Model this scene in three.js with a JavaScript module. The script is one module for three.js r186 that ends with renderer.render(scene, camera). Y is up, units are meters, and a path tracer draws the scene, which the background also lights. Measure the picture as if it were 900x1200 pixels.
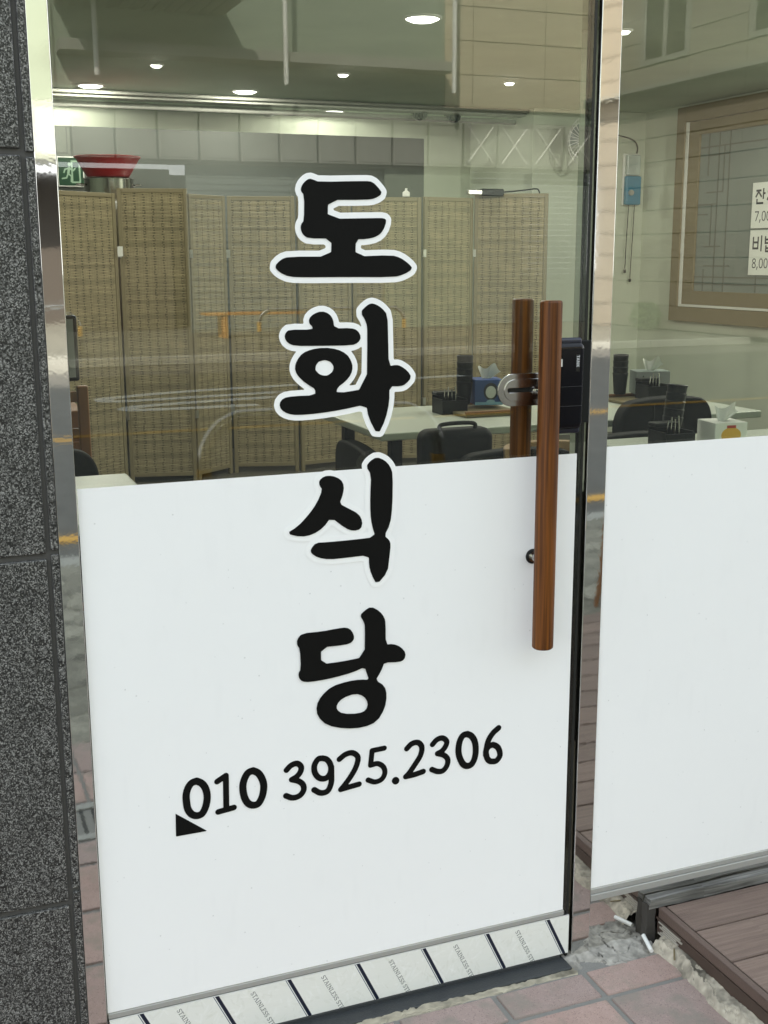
import * as THREE from 'three';
import { mergeGeometries } from 'three/addons/utils/BufferGeometryUtils.js';
import { RoundedBoxGeometry } from 'three/addons/geometries/RoundedBoxGeometry.js';

// ---------- camera, sky, sun, exposure ----------
const scene = new THREE.Scene();
const camera = new THREE.PerspectiveCamera(46.7, 0.75, 0.05, 400);
camera.rotation.set(-0.21141, -0.37594, -0.00342, 'YXZ');
camera.position.set(-0.2141, 1.3483, 1.8237);
const renderer = new THREE.WebGLRenderer();
renderer.toneMapping = THREE.LinearToneMapping;
renderer.toneMappingExposure = 4.15;
renderer.shadowMap.enabled = true;
const SUN = new THREE.Vector3(-0.35, 0.7, -0.6).normalize();
{ // clear summer sky: blue above, paler towards the horizon, a wide glow round the sun
  const W = 512, H = 256, d = new Float32Array(W * H * 4), v = new THREE.Vector3();
  for (let r = 0; r < H; r++) for (let c = 0; c < W; c++) {
    const up = ((r + 0.5) / H - 0.5) * Math.PI, az = ((c + 0.5) / W - 0.5) * 2 * Math.PI;
    v.set(Math.cos(up) * Math.cos(az), Math.sin(up), Math.cos(up) * Math.sin(az));
    const y = Math.max(0, v.y), h = Math.pow(1 - y, 3), g = Math.pow(Math.max(0, v.dot(SUN)), 8) * 0.5;
    const i = (r * W + c) * 4;
    d[i] = 0.41 + 0.36 * h + g; d[i + 1] = 0.465 + 0.315 * h + g; d[i + 2] = 0.53 + 0.25 * h + g * 0.93; d[i + 3] = 1;
  }
  const t = new THREE.DataTexture(d, W, H, THREE.RGBAFormat, THREE.FloatType);
  t.mapping = THREE.EquirectangularReflectionMapping; t.magFilter = THREE.LinearFilter; t.needsUpdate = true;
  scene.background = t; scene.environment = t;
}
const sun = new THREE.DirectionalLight(new THREE.Color(1, 0.93, 0.80), 3);
sun.position.copy(SUN).multiplyScalar(60); sun.castShadow = true;
Object.assign(sun.shadow.camera, { left: -30, right: 30, top: 30, bottom: -30, far: 140 });
sun.shadow.mapSize.set(4096, 4096);
scene.add(sun, sun.target);

// ---------- helpers ----------
let seed = 7;
const rnd = () => { seed = (seed * 1664525 + 1013904223) >>> 0; return seed / 4294967296; };
const rr = (a, b) => a + (b - a) * rnd();
const used = new Map();
function numbered(name) { const n = used.get(name) ?? 0; used.set(name, n + 1); return n ? name + '_' + String(n).padStart(3, '0') : name; }
// uv in metres from the face's own axes
function metric(g0, off = 0) {
  const g = g0.index ? g0.toNonIndexed() : g0, p = g.attributes.position, n = g.attributes.normal, uv = new Float32Array(p.count * 2);
  for (let i = 0; i < p.count; i++) {
    const a = Math.abs(n.getX(i)), b = Math.abs(n.getY(i)), c = Math.abs(n.getZ(i));
    const [u, w] = a > b && a > c ? [p.getZ(i), p.getY(i)] : b > c ? [p.getX(i), p.getZ(i)] : [p.getX(i), p.getY(i)];
    uv[2 * i] = u + off; uv[2 * i + 1] = w + off * 0.7;
  }
  g.setAttribute('uv', new THREE.BufferAttribute(uv, 2));
  for (const k of Object.keys(g.attributes)) if (!['position', 'normal', 'uv'].includes(k)) g.deleteAttribute(k);
  return g;
}
const shift = (g, x, y, z) => g.translate(x, y, z);
// box between two corners, rounded by r
function bx(x0, x1, y0, y1, z0, z1, r = 0, off = 0) {
  const w = x1 - x0, h = y1 - y0, d = z1 - z0;
  const g = r ? new RoundedBoxGeometry(w, h, d, 1, Math.min(r, w / 2.1, h / 2.1, d / 2.1)) : new THREE.BoxGeometry(w, h, d);
  return metric(shift(g, (x0 + x1) / 2, (y0 + y1) / 2, (z0 + z1) / 2), off);
}
function cyl(r0, r1, h, x, y, z, seg = 24) { return metric(shift(new THREE.CylinderGeometry(r1, r0, h, seg), x, y, z)); }
function rod(a, b, r, seg = 12) {
  const A = new THREE.Vector3(...a), B = new THREE.Vector3(...b), l = A.distanceTo(B), g = new THREE.CylinderGeometry(r, r, l, seg);
  g.applyQuaternion(new THREE.Quaternion().setFromUnitVectors(new THREE.Vector3(0, 1, 0), B.clone().sub(A).normalize()));
  return metric(g.translate(...A.clone().add(B).multiplyScalar(0.5).toArray()));
}
function tube(pts, r, seg = 48, rad = 12, tension = 0.5) {
  const c = new THREE.CatmullRomCurve3(pts.map((p) => new THREE.Vector3(...p)), false, 'catmullrom', tension);
  return metric(new THREE.TubeGeometry(c, seg, r, rad));
}
function lathe(pts, x, y, z, seg = 40) { return metric(shift(new THREE.LatheGeometry(pts.map((p) => new THREE.Vector2(...p)), seg), x, y, z)); }
function put(o) { o.traverse?.((m) => { if (m.isMesh) { m.castShadow = true; m.receiveShadow = true; } }); return o; }
function mesh(name, g, mat, parent) {
  const gg = Array.isArray(g) ? (g.length > 1 ? mergeGeometries(g.map((x) => x.index ? x.toNonIndexed() : x)) : g[0]) : g;
  const m = new THREE.Mesh(gg, mat); m.castShadow = m.receiveShadow = true;
  m.name = parent ? name : numbered(name);
  (parent ?? scene).add(m);
  return m;
}
function struct(name, g, mat) { const m = mesh(name, g, mat); m.userData = { kind: 'structure', label: name.replace(/_/g, ' ') }; return m; }
function tag(o, label, category, group) { o.userData = { label, category }; if (group) o.userData.group = group; return o; }
function thing(name, label, category, at = [0, 0, 0], turn = 0, group) {
  const o = new THREE.Group(); o.name = numbered(name); o.position.set(...at); o.rotation.y = turn; scene.add(o);
  return tag(o, label, category, group);
}
function copy(src, name, label, at, turn = 0) {
  const c = src.clone(); c.name = numbered(name); c.position.set(...at); c.rotation.y = turn; c.userData = { ...src.userData, label }; scene.add(c); return c;
}

// ---------- textures ----------
const hash = (x, y, s = 0) => { let h = (x * 374761393 + y * 668265263 + s * 982451653) | 0; h = Math.imul(h ^ (h >>> 13), 1274126177); return ((h ^ (h >>> 16)) >>> 0) / 4294967296; };
function noise(x, y, per, s) { // tiling value noise
  const xi = Math.floor(x), yi = Math.floor(y), fx = x - xi, fy = y - yi, w = (t) => t * t * (3 - 2 * t), m = (a) => ((a % per) + per) % per;
  const a = hash(m(xi), m(yi), s), b = hash(m(xi + 1), m(yi), s), c = hash(m(xi), m(yi + 1), s), e = hash(m(xi + 1), m(yi + 1), s);
  return a + (b - a) * w(fx) + (c - a) * w(fy) + (a - b - c + e) * w(fx) * w(fy);
}
function fbm(u, v, f, oct, s) { let t = 0, a = 0.5, n = 0; for (let i = 0; i < oct; i++) { t += a * noise(u * f, v * f, f, s + i); n += a; a *= 0.55; f *= 2; } return t / n; }
function tex(size, metres, fn, srgb = false) { // fn(u, v) -> [r, g, b] linear 0..1 or a number
  const d = new Uint8Array(size * size * 4), enc = (c) => 255 * Math.min(1, Math.max(0, srgb ? (c <= 0.0031308 ? 12.92 * c : 1.055 * Math.pow(c, 1 / 2.4) - 0.055) : c));
  for (let y = 0; y < size; y++) for (let x = 0; x < size; x++) {
    const r = fn((x + 0.5) / size, (y + 0.5) / size, x, y), i = (y * size + x) * 4, q = typeof r === 'number' ? [r, r, r] : r;
    d[i] = enc(q[0]); d[i + 1] = enc(q[1]); d[i + 2] = enc(q[2]); d[i + 3] = 255;
  }
  const t = new THREE.DataTexture(d, size, size, THREE.RGBAFormat); t.wrapS = t.wrapT = THREE.RepeatWrapping; t.magFilter = THREE.LinearFilter;
  const m = Array.isArray(metres) ? metres : [metres, metres];
  t.repeat.set(1 / m[0], 1 / m[1]); if (srgb) t.colorSpace = THREE.SRGBColorSpace; t.needsUpdate = true; return t;
}
const lin = (r, g, b) => new THREE.Color().setRGB(r, g, b);
const std = (o) => new THREE.MeshStandardMaterial(o);
const phy = (o) => new THREE.MeshPhysicalMaterial(o);
const mix3 = (a, b, t) => a.map((x, i) => x + (b[i] - x) * t);

// speckled granite: crystals of about 3 mm from black to pale grey
const cells = 110;
const graniteFn = (u, v) => {
  const x = u * cells, y = v * cells, xi = Math.floor(x), yi = Math.floor(y); let best = 9, id = 0;
  for (let j = -1; j <= 1; j++) for (let i = -1; i <= 1; i++) {
    const cx = (xi + i + cells) % cells, cy = (yi + j + cells) % cells, dx = xi + i + hash(cx, cy, 1) - x, dy = yi + j + hash(cx, cy, 2) - y, q = dx * dx * 1.2 + dy * dy;
    if (q < best) { best = q; id = hash(cx, cy, 3); }
  }
  const k = id < 0.42 ? 0.006 + id * 0.02 : id < 0.76 ? 0.04 + (id - 0.42) * 0.2 : 0.12 + (id - 0.76) * 0.6;
  const g = k * (0.75 + 0.5 * fbm(u, v, 64, 2, 9)) * (0.8 + 0.4 * fbm(u, v, 3, 3, 10));
  return [g * 1.01, g, g * 0.95];
};
const T = {
  granite: tex(1024, 0.185, graniteFn, true),
  fine: tex(512, 0.5, (u, v) => 0.55 * fbm(u, v, 24, 4, 21) + 0.45 * hash(Math.floor(u * 256), Math.floor(v * 256), 5)),
  lump: tex(512, 1.3, (u, v) => fbm(u, v, 6, 6, 33)),
  wood: tex(512, [0.09, 0.9], (u, v) => { const w = fbm(u + 0.05 * fbm(u, v, 4, 2, 3), v * 0.25, 32, 4, 41), k = fbm(u, v, 4, 3, 8); return mix3([0.05, 0.0145, 0.002], [0.19, 0.062, 0.008], Math.min(1, Math.max(0, 1.7 * w - 0.4 + 0.35 * (k - 0.5)))); }, true),
  deck: tex(512, [0.8, 0.11], (u, v) => { const w = fbm(u * 0.25, v, 32, 4, 51), k = fbm(u, v, 5, 4, 52); return mix3([0.076, 0.050, 0.039], [0.198, 0.141, 0.113], 0.2 + 0.8 * w * (0.55 + 0.9 * k)); }, true),
  tile: tex(512, 0.37, (u, v) => { const k = fbm(u, v, 5, 5, 61), p = fbm(u, v, 48, 3, 62), s = fbm(u, v, 10, 4, 66); let c = mix3([0.240, 0.175, 0.153], [0.320, 0.246, 0.220], k * 0.75 + p * 0.35); const q = hash(Math.floor(u * 300), Math.floor(v * 300), 67); if (q < 0.05) c = c.map((x) => x * 0.6); else if (q > 0.96) c = c.map((x) => x * 1.25); return mix3(c, [0.21, 0.185, 0.155], Math.max(0, Math.min(0.75, (s - 0.48) * 2.6))); }, true),
  tileBump: tex(512, 0.37, (u, v) => 0.5 * fbm(u, v, 40, 3, 62) + 0.3 * fbm(u, v, 8, 3, 63) + (hash(Math.floor(u * 300), Math.floor(v * 300), 67) < 0.05 ? 0 : 0.15)),
  cement: tex(512, 0.6, (u, v) => { const k = fbm(u, v, 5, 6, 71), p = fbm(u, v, 60, 2, 72), s = fbm(u, v, 9, 5, 73); return mix3(mix3([0.17, 0.16, 0.14], [0.38, 0.36, 0.32], k), [0.08, 0.075, 0.065], Math.min(1, Math.max(0, s - 0.5) * 4)).map((x) => x * (0.65 + 0.7 * p)); }, true),
  grey: tex(512, [0.6, 0.05], (u, v) => { const w = fbm(u * 0.25, v, 16, 5, 54), k = fbm(u, v, 6, 5, 55); return mix3([0.035, 0.032, 0.028], [0.21, 0.205, 0.19], Math.max(0, Math.min(1, 1.6 * w * k * 1.6 - 0.1))); }, true),
  asphalt: tex(512, 0.7, (u, v) => { const p = hash(Math.floor(u * 220), Math.floor(v * 220), 8), k = fbm(u, v, 6, 4, 81); const g = 0.07 + 0.05 * k + 0.05 * p * p; return [g, g, g * 0.98]; }, true),
  stone: tex(512, 1.7, (u, v) => { const k = fbm(u, v, 5, 5, 91), p = fbm(u, v, 64, 2, 92); return mix3([0.38, 0.34, 0.27], [0.52, 0.47, 0.38], 0.5 * k + 0.5 * p); }, true),
  render: tex(512, 3.1, (u, v) => { const k = fbm(u, v, 4, 6, 95), p = fbm(u, v, 64, 2, 96); return mix3([0.30, 0.31, 0.27], [0.44, 0.45, 0.39], 0.65 * k + 0.35 * p); }, true),
  concrete: tex(512, 1.1, (u, v) => { const k = fbm(u, v, 5, 5, 97), p = hash(Math.floor(u * 200), Math.floor(v * 200), 3); return mix3([0.22, 0.22, 0.20], [0.34, 0.34, 0.31], 0.6 * k + 0.4 * p); }, true),
  weave: tex(1024, [0.44, 0.44], (u, v) => {
    const rows = 56, cols = 8, r = Math.floor(v * rows), fr = v * rows - r, c = Math.floor(u * cols), fc = u * cols - c, k2 = 3 * cols, c2 = Math.floor(u * k2), f2 = u * k2 - c2;
    let k = 0.78 + 0.42 * hash(r, 0, 4) * (0.6 + 0.8 * fbm(u, v, 8, 2, 14)) + 0.25 * (fbm(u, v, 4, 3, 15) - 0.5);
    if (fr < 0.2) k *= 0.5;
    const j = 0.12 * (hash(c, r, 6) - 0.5);
    if (Math.abs(fc - 0.5 + j) < 0.09) k *= (r + c) % 2 ? 0.3 : 1.1; else if (Math.abs(fc - 0.5) < 0.2 && hash(r, c, 11) > 0.55) k *= 0.62;
    else if (Math.abs(f2 - 0.5) < 0.12 && (r + c2) % 2) k *= 0.72;
    return [0.30 * k, 0.252 * k, 0.15 * k];
  }, true),
  weaveBump: tex(512, [0.44, 0.44], (u, v) => { const f = v * 56 % 1; return Math.sin(Math.PI * f) ** 0.6; }),
  wavy: tex(512, 1.2, (u, v) => fbm(u, v, 3, 3, 101)),
  scuff: tex(1024, 1.1, (u, v) => { const k = fbm(u, v, 4, 4, 110), q = hash(Math.floor(u * 700), Math.floor(v * 700), 111), st = fbm(u, v * 0.25, 64, 2, 112); return q > 0.9996 ? 0.72 : 0.985 + 0.02 * (k - 0.5) - 0.02 * Math.max(0, st - 0.66) * 3; }),
  paint: tex(512, 2.3, (u, v) => { const k = fbm(u, v, 5, 5, 103); return 0.86 + 0.2 * (k - 0.5); }),
};
T.granite.offset.set(0.13, 0.31);
function canvasTex(w, h, draw) {
  const c = document.createElement('canvas'); c.width = w; c.height = h; draw(c.getContext('2d'), w, h);
  const t = new THREE.CanvasTexture(c); t.colorSpace = THREE.SRGBColorSpace; t.magFilter = THREE.LinearFilter; return t;
}

// ---------- materials ----------
const M = {
  granite: std({ map: T.granite, roughness: 0.42, bumpMap: T.fine, bumpScale: 0.0006 }),
  sealant: std({ color: lin(0.06, 0.058, 0.055), roughness: 0.7 }),
  mirror: std({ color: lin(0.74, 0.73, 0.70), metalness: 1, roughness: 0.03, bumpMap: T.wavy, bumpScale: 0.0015 }),
  steel: std({ color: lin(0.6, 0.59, 0.56), metalness: 1, roughness: 0.3, bumpMap: T.fine, bumpScale: 0.0001 }),
  polished: std({ color: lin(0.52, 0.51, 0.49), metalness: 1, roughness: 0.16 }),
  alu: std({ color: lin(0.5, 0.5, 0.48), metalness: 0.85, roughness: 0.42, bumpMap: T.fine, bumpScale: 0.0002 }),
  channel: std({ color: lin(0.36, 0.355, 0.335), metalness: 0.3, roughness: 0.5, bumpMap: T.fine, bumpScale: 0.0002 }),
  glass: phy({ color: lin(0.94, 0.96, 0.92), transmission: 1, thickness: 0, roughness: 0, ior: 1.6 }),
  film: std({ color: lin(0.84, 0.84, 0.838), roughness: 0.38, map: T.scuff, bumpMap: T.wavy, bumpScale: 0.0008 }),
  vinylBlack: phy({ color: lin(0.004, 0.004, 0.0037), roughness: 0.6, specularIntensity: 0.25 }),
  vinylWhite: std({ color: lin(0.85, 0.85, 0.845), roughness: 0.4 }),
  rubber: std({ color: lin(0.008, 0.009, 0.008), roughness: 0.5 }),
  handle: phy({ map: T.wood, roughness: 0.45, specularIntensity: 0.6 }),
  lock: phy({ color: lin(0.004, 0.004, 0.006), roughness: 0.1, specularIntensity: 0.5 }),
  lockTrim: std({ color: lin(0.012, 0.014, 0.03), roughness: 0.3 }),
  grout: std({ color: lin(0.19, 0.185, 0.17), map: null, roughness: 0.95, bumpMap: T.fine, bumpScale: 0.002 }),
  cement: std({ map: T.cement, roughness: 0.95, bumpMap: T.lump, bumpScale: 0.006 }),
  slab: std({ color: lin(0.028, 0.031, 0.033), roughness: 0.5, map: null, bumpMap: T.fine, bumpScale: 0.0008 }),
  asphalt: std({ map: T.asphalt, color: lin(0.74, 0.72, 0.68), roughness: 0.9, bumpMap: T.fine, bumpScale: 0.002 }),
  stone: std({ map: T.stone, color: lin(1.15, 1.12, 1.0), roughness: 0.8 }),
  render: std({ map: T.render, color: lin(0.64, 0.74, 0.68), roughness: 0.9 }),
  concrete: std({ map: T.concrete, roughness: 0.9 }),
  weave: std({ map: T.weave, roughness: 0.75, bumpMap: T.weaveBump, bumpScale: 0.001 }),
  bamboo: std({ color: lin(0.215, 0.18, 0.105), roughness: 0.55 }),
  wall: std({ color: lin(0.62, 0.66, 0.55), roughness: 0.9, map: T.paint }),
  ceiling: std({ color: lin(0.64, 0.70, 0.60), roughness: 0.9, map: T.paint }),
  floor: std({ color: lin(0.13, 0.12, 0.10), roughness: 0.5, map: T.paint }),
  white: std({ color: lin(0.72, 0.72, 0.69), roughness: 0.5 }),
  blackPlastic: phy({ color: lin(0.009, 0.010, 0.011), roughness: 0.4, specularIntensity: 0.4 }),
  blackPad: phy({ color: lin(0.008, 0.0085, 0.009), roughness: 0.6, specularIntensity: 0.3, bumpMap: T.fine, bumpScale: 0.0008 }),
  tableTop: std({ color: lin(0.48, 0.51, 0.45), roughness: 0.35 }),
  chairWood: std({ color: lin(0.24, 0.105, 0.04), roughness: 0.5 }),
  tanWood: std({ color: lin(0.34, 0.21, 0.10), roughness: 0.5 }),
  oak: std({ color: lin(0.165, 0.130, 0.062), roughness: 0.5, bumpMap: T.fine, bumpScale: 0.0006 }),
  led: std({ color: lin(0.9, 0.9, 0.88), emissive: lin(1, 0.99, 0.94), emissiveIntensity: 1.4, roughness: 0.5 }),
  tissue: std({ color: lin(0.75, 0.75, 0.73), roughness: 0.9, side: THREE.DoubleSide }),
  yellowPaint: std({ color: lin(0.55, 0.30, 0.045), roughness: 0.8 }),
  whitePaint: std({ color: lin(0.8, 0.8, 0.78), roughness: 0.8 }),
  orange: std({ color: lin(0.55, 0.25, 0.05), roughness: 0.6 }),
  weathered: std({ map: T.grey, roughness: 0.95, bumpMap: T.lump, bumpScale: 0.006 }),
};
M.deck = [0.95, 1.05, 1.15].map((k) => std({ map: T.deck, color: lin(k, k, k), roughness: 0.75, bumpMap: T.fine, bumpScale: 0.0012 }));
M.fascia = std({ color: lin(0.062, 0.040, 0.030), roughness: 0.6, bumpMap: T.lump, bumpScale: 0.001 });
M.tile = [[1.14, 1.08, 1.06], [1.0, 1.0, 1.01], [1.18, 1.1, 1.07], [1.06, 1.06, 1.03]].map((k) => std({ map: T.tile, color: lin(...k), roughness: 0.85, bumpMap: T.tileBump, bumpScale: 0.002 }));
M.paver = [0.8, 0.95, 1.1].map((k) => std({ map: T.cement, color: lin(0.75 * k, 0.76 * k, 0.7 * k), roughness: 0.9 }));
M.stoneB = std({ map: T.stone, color: lin(0.62, 0.62, 0.63), roughness: 0.85 });
M.dull = std({ color: lin(0.20, 0.235, 0.225), roughness: 0.7 });


// ---------- ground ----------
struct('ground', bx(-90, 90, -0.4, -0.112, -40, 90), M.asphalt);
struct('pavement', bx(-9, 13, -0.111, -0.0035, 0.02, 3.45), M.grout);
struct('far_pavement', bx(-14, 30, -0.111, 0.0, 14.85, 28), std({ map: T.cement, color: lin(0.5, 0.51, 0.48), roughness: 0.95 }));
{
  const kerb = thing('kerb', 'pale concrete kerb stones between the grey paving and the road', 'kerb');
  kerb.userData.kind = 'structure';
  for (let k = 0; k < 16; k++) mesh('kerb_stone', bx(-3.2 + k * 0.8, -2.405 + k * 0.8, -0.111, 0.002, 3.452, 3.6, 0.015, k), M.concrete, kerb);
  const far = thing('kerb', 'concrete kerb stones on the far side of the road below the bench', 'kerb');
  far.userData.kind = 'structure';
  for (let k = 0; k < 16; k++) mesh('kerb_stone', bx(-1 + k * 1.0, -0.006 + k * 1.0, -0.111, 0.01, 14.69, 14.848, 0.015, k), M.concrete, far);
  // road paint
  const y1 = struct('yellow_line', bx(-9, 14, -0.112, -0.107, 4.3, 4.42), M.yellowPaint), y2 = struct('yellow_line', bx(-9, 14, -0.112, -0.107, 8.2, 8.32), M.yellowPaint);
  y1.userData.label = 'yellow line along the near edge of the road'; y2.userData.label = 'yellow line along the middle of the road';
  const ribbon = (pts, w) => { // flat painted stroke on the road
    const c = new THREE.CatmullRomCurve3(pts.map((p) => new THREE.Vector3(p[0], -0.106, p[1])), false, 'catmullrom', 0.5), n = 60, pos = [], idx = [];
    for (let i = 0; i <= n; i++) { const p = c.getPoint(i / n), t = c.getTangent(i / n); pos.push(p.x - t.z * w / 2, p.y, p.z + t.x * w / 2, p.x + t.z * w / 2, p.y, p.z - t.x * w / 2); if (i < n) { const a = i * 2; idx.push(a, a + 2, a + 1, a + 1, a + 2, a + 3); } }
    const g = new THREE.BufferGeometry(); g.setAttribute('position', new THREE.Float32BufferAttribute(pos, 3)); g.setIndex(idx); g.computeVertexNormals(); if (g.attributes.normal.getY(0) < 0) { g.setIndex(idx.reverse()); g.computeVertexNormals(); } return metric(g);
  };
  const mark = struct('road_marking', [ribbon([[6.2, 11.7], [3.0, 11.35], [1.8, 11.0], [1.62, 10.8], [1.8, 10.62], [3.0, 10.75], [4.6, 10.95]], 0.2), ribbon([[4.4, 10.45], [3.2, 10.35], [2.0, 10.15], [1.72, 9.95], [1.9, 9.8], [3.0, 9.78]], 0.2)], M.whitePaint);
  mark.userData.label = 'white looping road marking';
}
{ // red tiles: every tile a piece of the pavement
  const paving = thing('tile_paving', 'pinkish brown square paving tiles with grey joints in front of the door', 'paving'); paving.userData.kind = 'structure'; delete paving.userData.category;
  const zs = [0.055, 0.1415, 0.342, 0.542, 0.742, 0.86];
  const base = (w, d) => new RoundedBoxGeometry(w, 0.03, d, 2, 0.004);
  const lay = (x0, x1, z0, z1) => { const g = metric(base(x1 - x0 - 0.011, z1 - z0 - 0.011), rr(0, 9)); const m = mesh('tile', g, M.tile[Math.floor(rnd() * 4)], paving); m.position.set((x0 + x1) / 2, -0.0145 + rr(-0.0006, 0.0006), (z0 + z1) / 2); m.rotation.set(rr(-0.004, 0.004), rr(-0.006, 0.006), rr(-0.004, 0.004)); };
  const xs = []; for (let k = -12; k <= 0; k++) xs.push(0.893 + k * 0.1955); xs.push(1.075);
  for (let i = 0; i < xs.length - 1; i++) for (let j = 0; j < 5; j++) lay(xs[i], xs[i + 1], i === xs.length - 2 && j === 0 ? 0.052 : zs[j], zs[j + 1]);
  for (let i = 0; i < xs.length - 1; i++) for (let j = 0; j < 2; j++) lay(xs[i], xs[i + 1], 1.075 + j * 0.2, 1.275 + j * 0.2);
  const grey = thing('grey_paving', 'grey concrete paving blocks between the red tiles and the kerb', 'paving'); grey.userData.kind = 'structure'; delete grey.userData.category;
  for (let j = 0; j < 9; j++) for (let i = 0; i < 24; i++) {
    const s = new THREE.Shape(), w = 0.2185, n = 10; // wavy interlocking block
    for (let k = 0; k <= n; k++) { const t = k / n; const x = -w / 2 + t * w, y = -w / 2 + 0.018 * Math.sin(2 * Math.PI * t); k ? s.lineTo(x, y) : s.moveTo(x, y); }
    for (let k = 1; k <= n; k++) { const t = k / n; s.lineTo(w / 2 + 0.018 * Math.sin(2 * Math.PI * t), -w / 2 + t * w); }
    for (let k = 1; k <= n; k++) { const t = 1 - k / n; s.lineTo(-w / 2 + t * w, w / 2 + 0.018 * Math.sin(2 * Math.PI * t)); }
    for (let k = 1; k < n; k++) { const t = 1 - k / n; s.lineTo(-w / 2 + 0.018 * Math.sin(2 * Math.PI * t), -w / 2 + t * w); }
    lay.block ??= metric(new THREE.ExtrudeGeometry(s, { depth: 0.02, bevelEnabled: false }).rotateX(-Math.PI / 2));
    if ((i < 3 || i > 19) && j < 5) continue;
    const m = mesh('paving_block', lay.block, M.paver[Math.floor(rnd() * 3)], grey);
    m.position.set(-1.6 + i * 0.222, -0.0195 + rr(-0.001, 0.001), 1.59 + j * 0.222);
  }
  const drain = thing('drain', 'dark slotted trench drain with pale borders across the paving', 'drain');
  mesh('border', bx(-2, 1.09, -0.05, 0.001, 0.868, 0.896), M.concrete, drain); mesh('border', bx(-2, 1.09, -0.05, 0.001, 1.036, 1.064), M.concrete, drain);
  const bars = []; for (let k = 0; k < 100; k++) bars.push(bx(-2 + k * 0.031, -1.99 + k * 0.031, -0.012, -0.003, 0.898, 1.034));
  mesh('grating', [bx(-2, 1.09, -0.011, -0.0105, 0.897, 1.035), ...bars], std({ color: lin(0.03, 0.03, 0.03), roughness: 0.6, metalness: 0.5 }), drain);
}
// rough cement between the tiles, the threshold and the window base
function rough(x0, x1, z0, z1, h, nx, nz, amp, s, edge) {
  const g = new THREE.PlaneGeometry(x1 - x0, z1 - z0, nx, nz).rotateX(-Math.PI / 2).translate((x0 + x1) / 2, 0, (z0 + z1) / 2), p = g.attributes.position;
  for (let i = 0; i < p.count; i++) {
    const x = p.getX(i), z = p.getZ(i), u = (x - x0) / (x1 - x0), w = (z - z0) / (z1 - z0);
    const n = fbm((x + 3) * 0.5, (z + 3) * 0.5, 24, 4, s);
    const n2 = fbm((x + 5) * 0.5, (z + 5) * 0.5, 40, 3, s + 40), crack = Math.max(0, 1 - Math.abs(n2 - 0.5) / 0.018);
    let y = h + (n - 0.5) * amp + (fbm((x + 3) * 0.5, (z + 3) * 0.5, 240, 2, s + 60) - 0.5) * 0.0045 - crack * 0.0035;
    y = edge ? edge(u, w, y, n) : y;
    p.setY(i, y);
  }
  g.computeVertexNormals(); return metric(g);
}
tag(mesh('cement_patch', rough(0.878, 1.075, -0.03, 0.085, 0.002, 160, 90, 0.018, 201, (u, w, y, n) => y - Math.max(0, w - 0.66 + (n - 0.5) * 1.4) * 0.06), M.cement), 'rough grey cement patch on the ground between the steel post and the deck', 'cement');
tag(mesh('cement_strip', rough(-0.02, 0.882, 0.036, 0.064, 0.001, 160, 10, 0.012, 205, (u, w, y, n) => y - Math.max(0, w - 0.6) * 0.03), std({ map: T.cement, color: lin(1.1, 1.05, 0.9), roughness: 0.95 })), 'thin pale cement strip along the black stone threshold', 'cement');
tag(mesh('threshold', [bx(-0.03, 0.88, -0.05, 0.0035, -0.10, 0.041, 0.004), bx(-0.03, 0.872, -0.05, 0.0115, -0.10, 0.006, 0.003)], M.slab), 'dark stone threshold under the glass door', 'threshold');

// ---------- the shop's building ----------
{
  const b = thing('shop_building', 'tall building whose ground floor holds the shop behind the glass', 'building');
  mesh('wall', bx(-1.35, -1.2, 0, 2.6, -7.8, -0.2), M.render, b);
  mesh('wall', bx(5.3, 5.5, 0, 2.6, -7.8, -0.2), M.wall, b);
  mesh('wall', bx(4.3, 5.3, -0.06, 2.449, -7.6, -6.5), M.wall, b);
  mesh('ceiling_beam', bx(-1.2, 5.3, 2.40, 2.449, -6.75, -6.62, 0.008), M.concrete, b);
  mesh('partition', bx(-1.2, 3.55, -0.06, 2.235, -6.95, -6.85, 0.004), std({ color: lin(0.10, 0.11, 0.10), roughness: 0.7, map: T.paint }), b);
  for (const [y, z, r] of [[2.43, -6.58, 0.012], [2.375, -6.80, 0.02]]) mesh('conduit', rod([-1.2, y, z], [5.3, y, z], r), M.concrete, b);
  mesh('wall', bx(-1.2, 5.3, 0, 2.6, -7.8, -7.6), M.wall, b);
  mesh('front_wall', bx(-8, -0.75, -0.1, 3, -0.2, 0.0), M.render, b);
  mesh('front_wall', bx(3.06, 12, -0.1, 3, -0.2, 0.0), M.render, b);
  mesh('lintel', bx(-0.75, 3.06, 2.15, 3, -0.2, 0.0), M.render, b);
  mesh('ceiling', bx(-1.2, 5.3, 2.45, 2.6, -7.6, -0.2), M.ceiling, b);
  mesh('upper_floors', bx(-8, 12, 3, 15.5, -9, 0.001), M.render, b);
  mesh('room_floor', bx(-1.2, 5.3, -0.15, -0.06, -7.6, -0.11), M.floor, b);
  mesh('door_head', bx(-0.04, 3.06, 2.1, 2.148, -0.06, 0.008), M.mirror, b);
}
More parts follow.
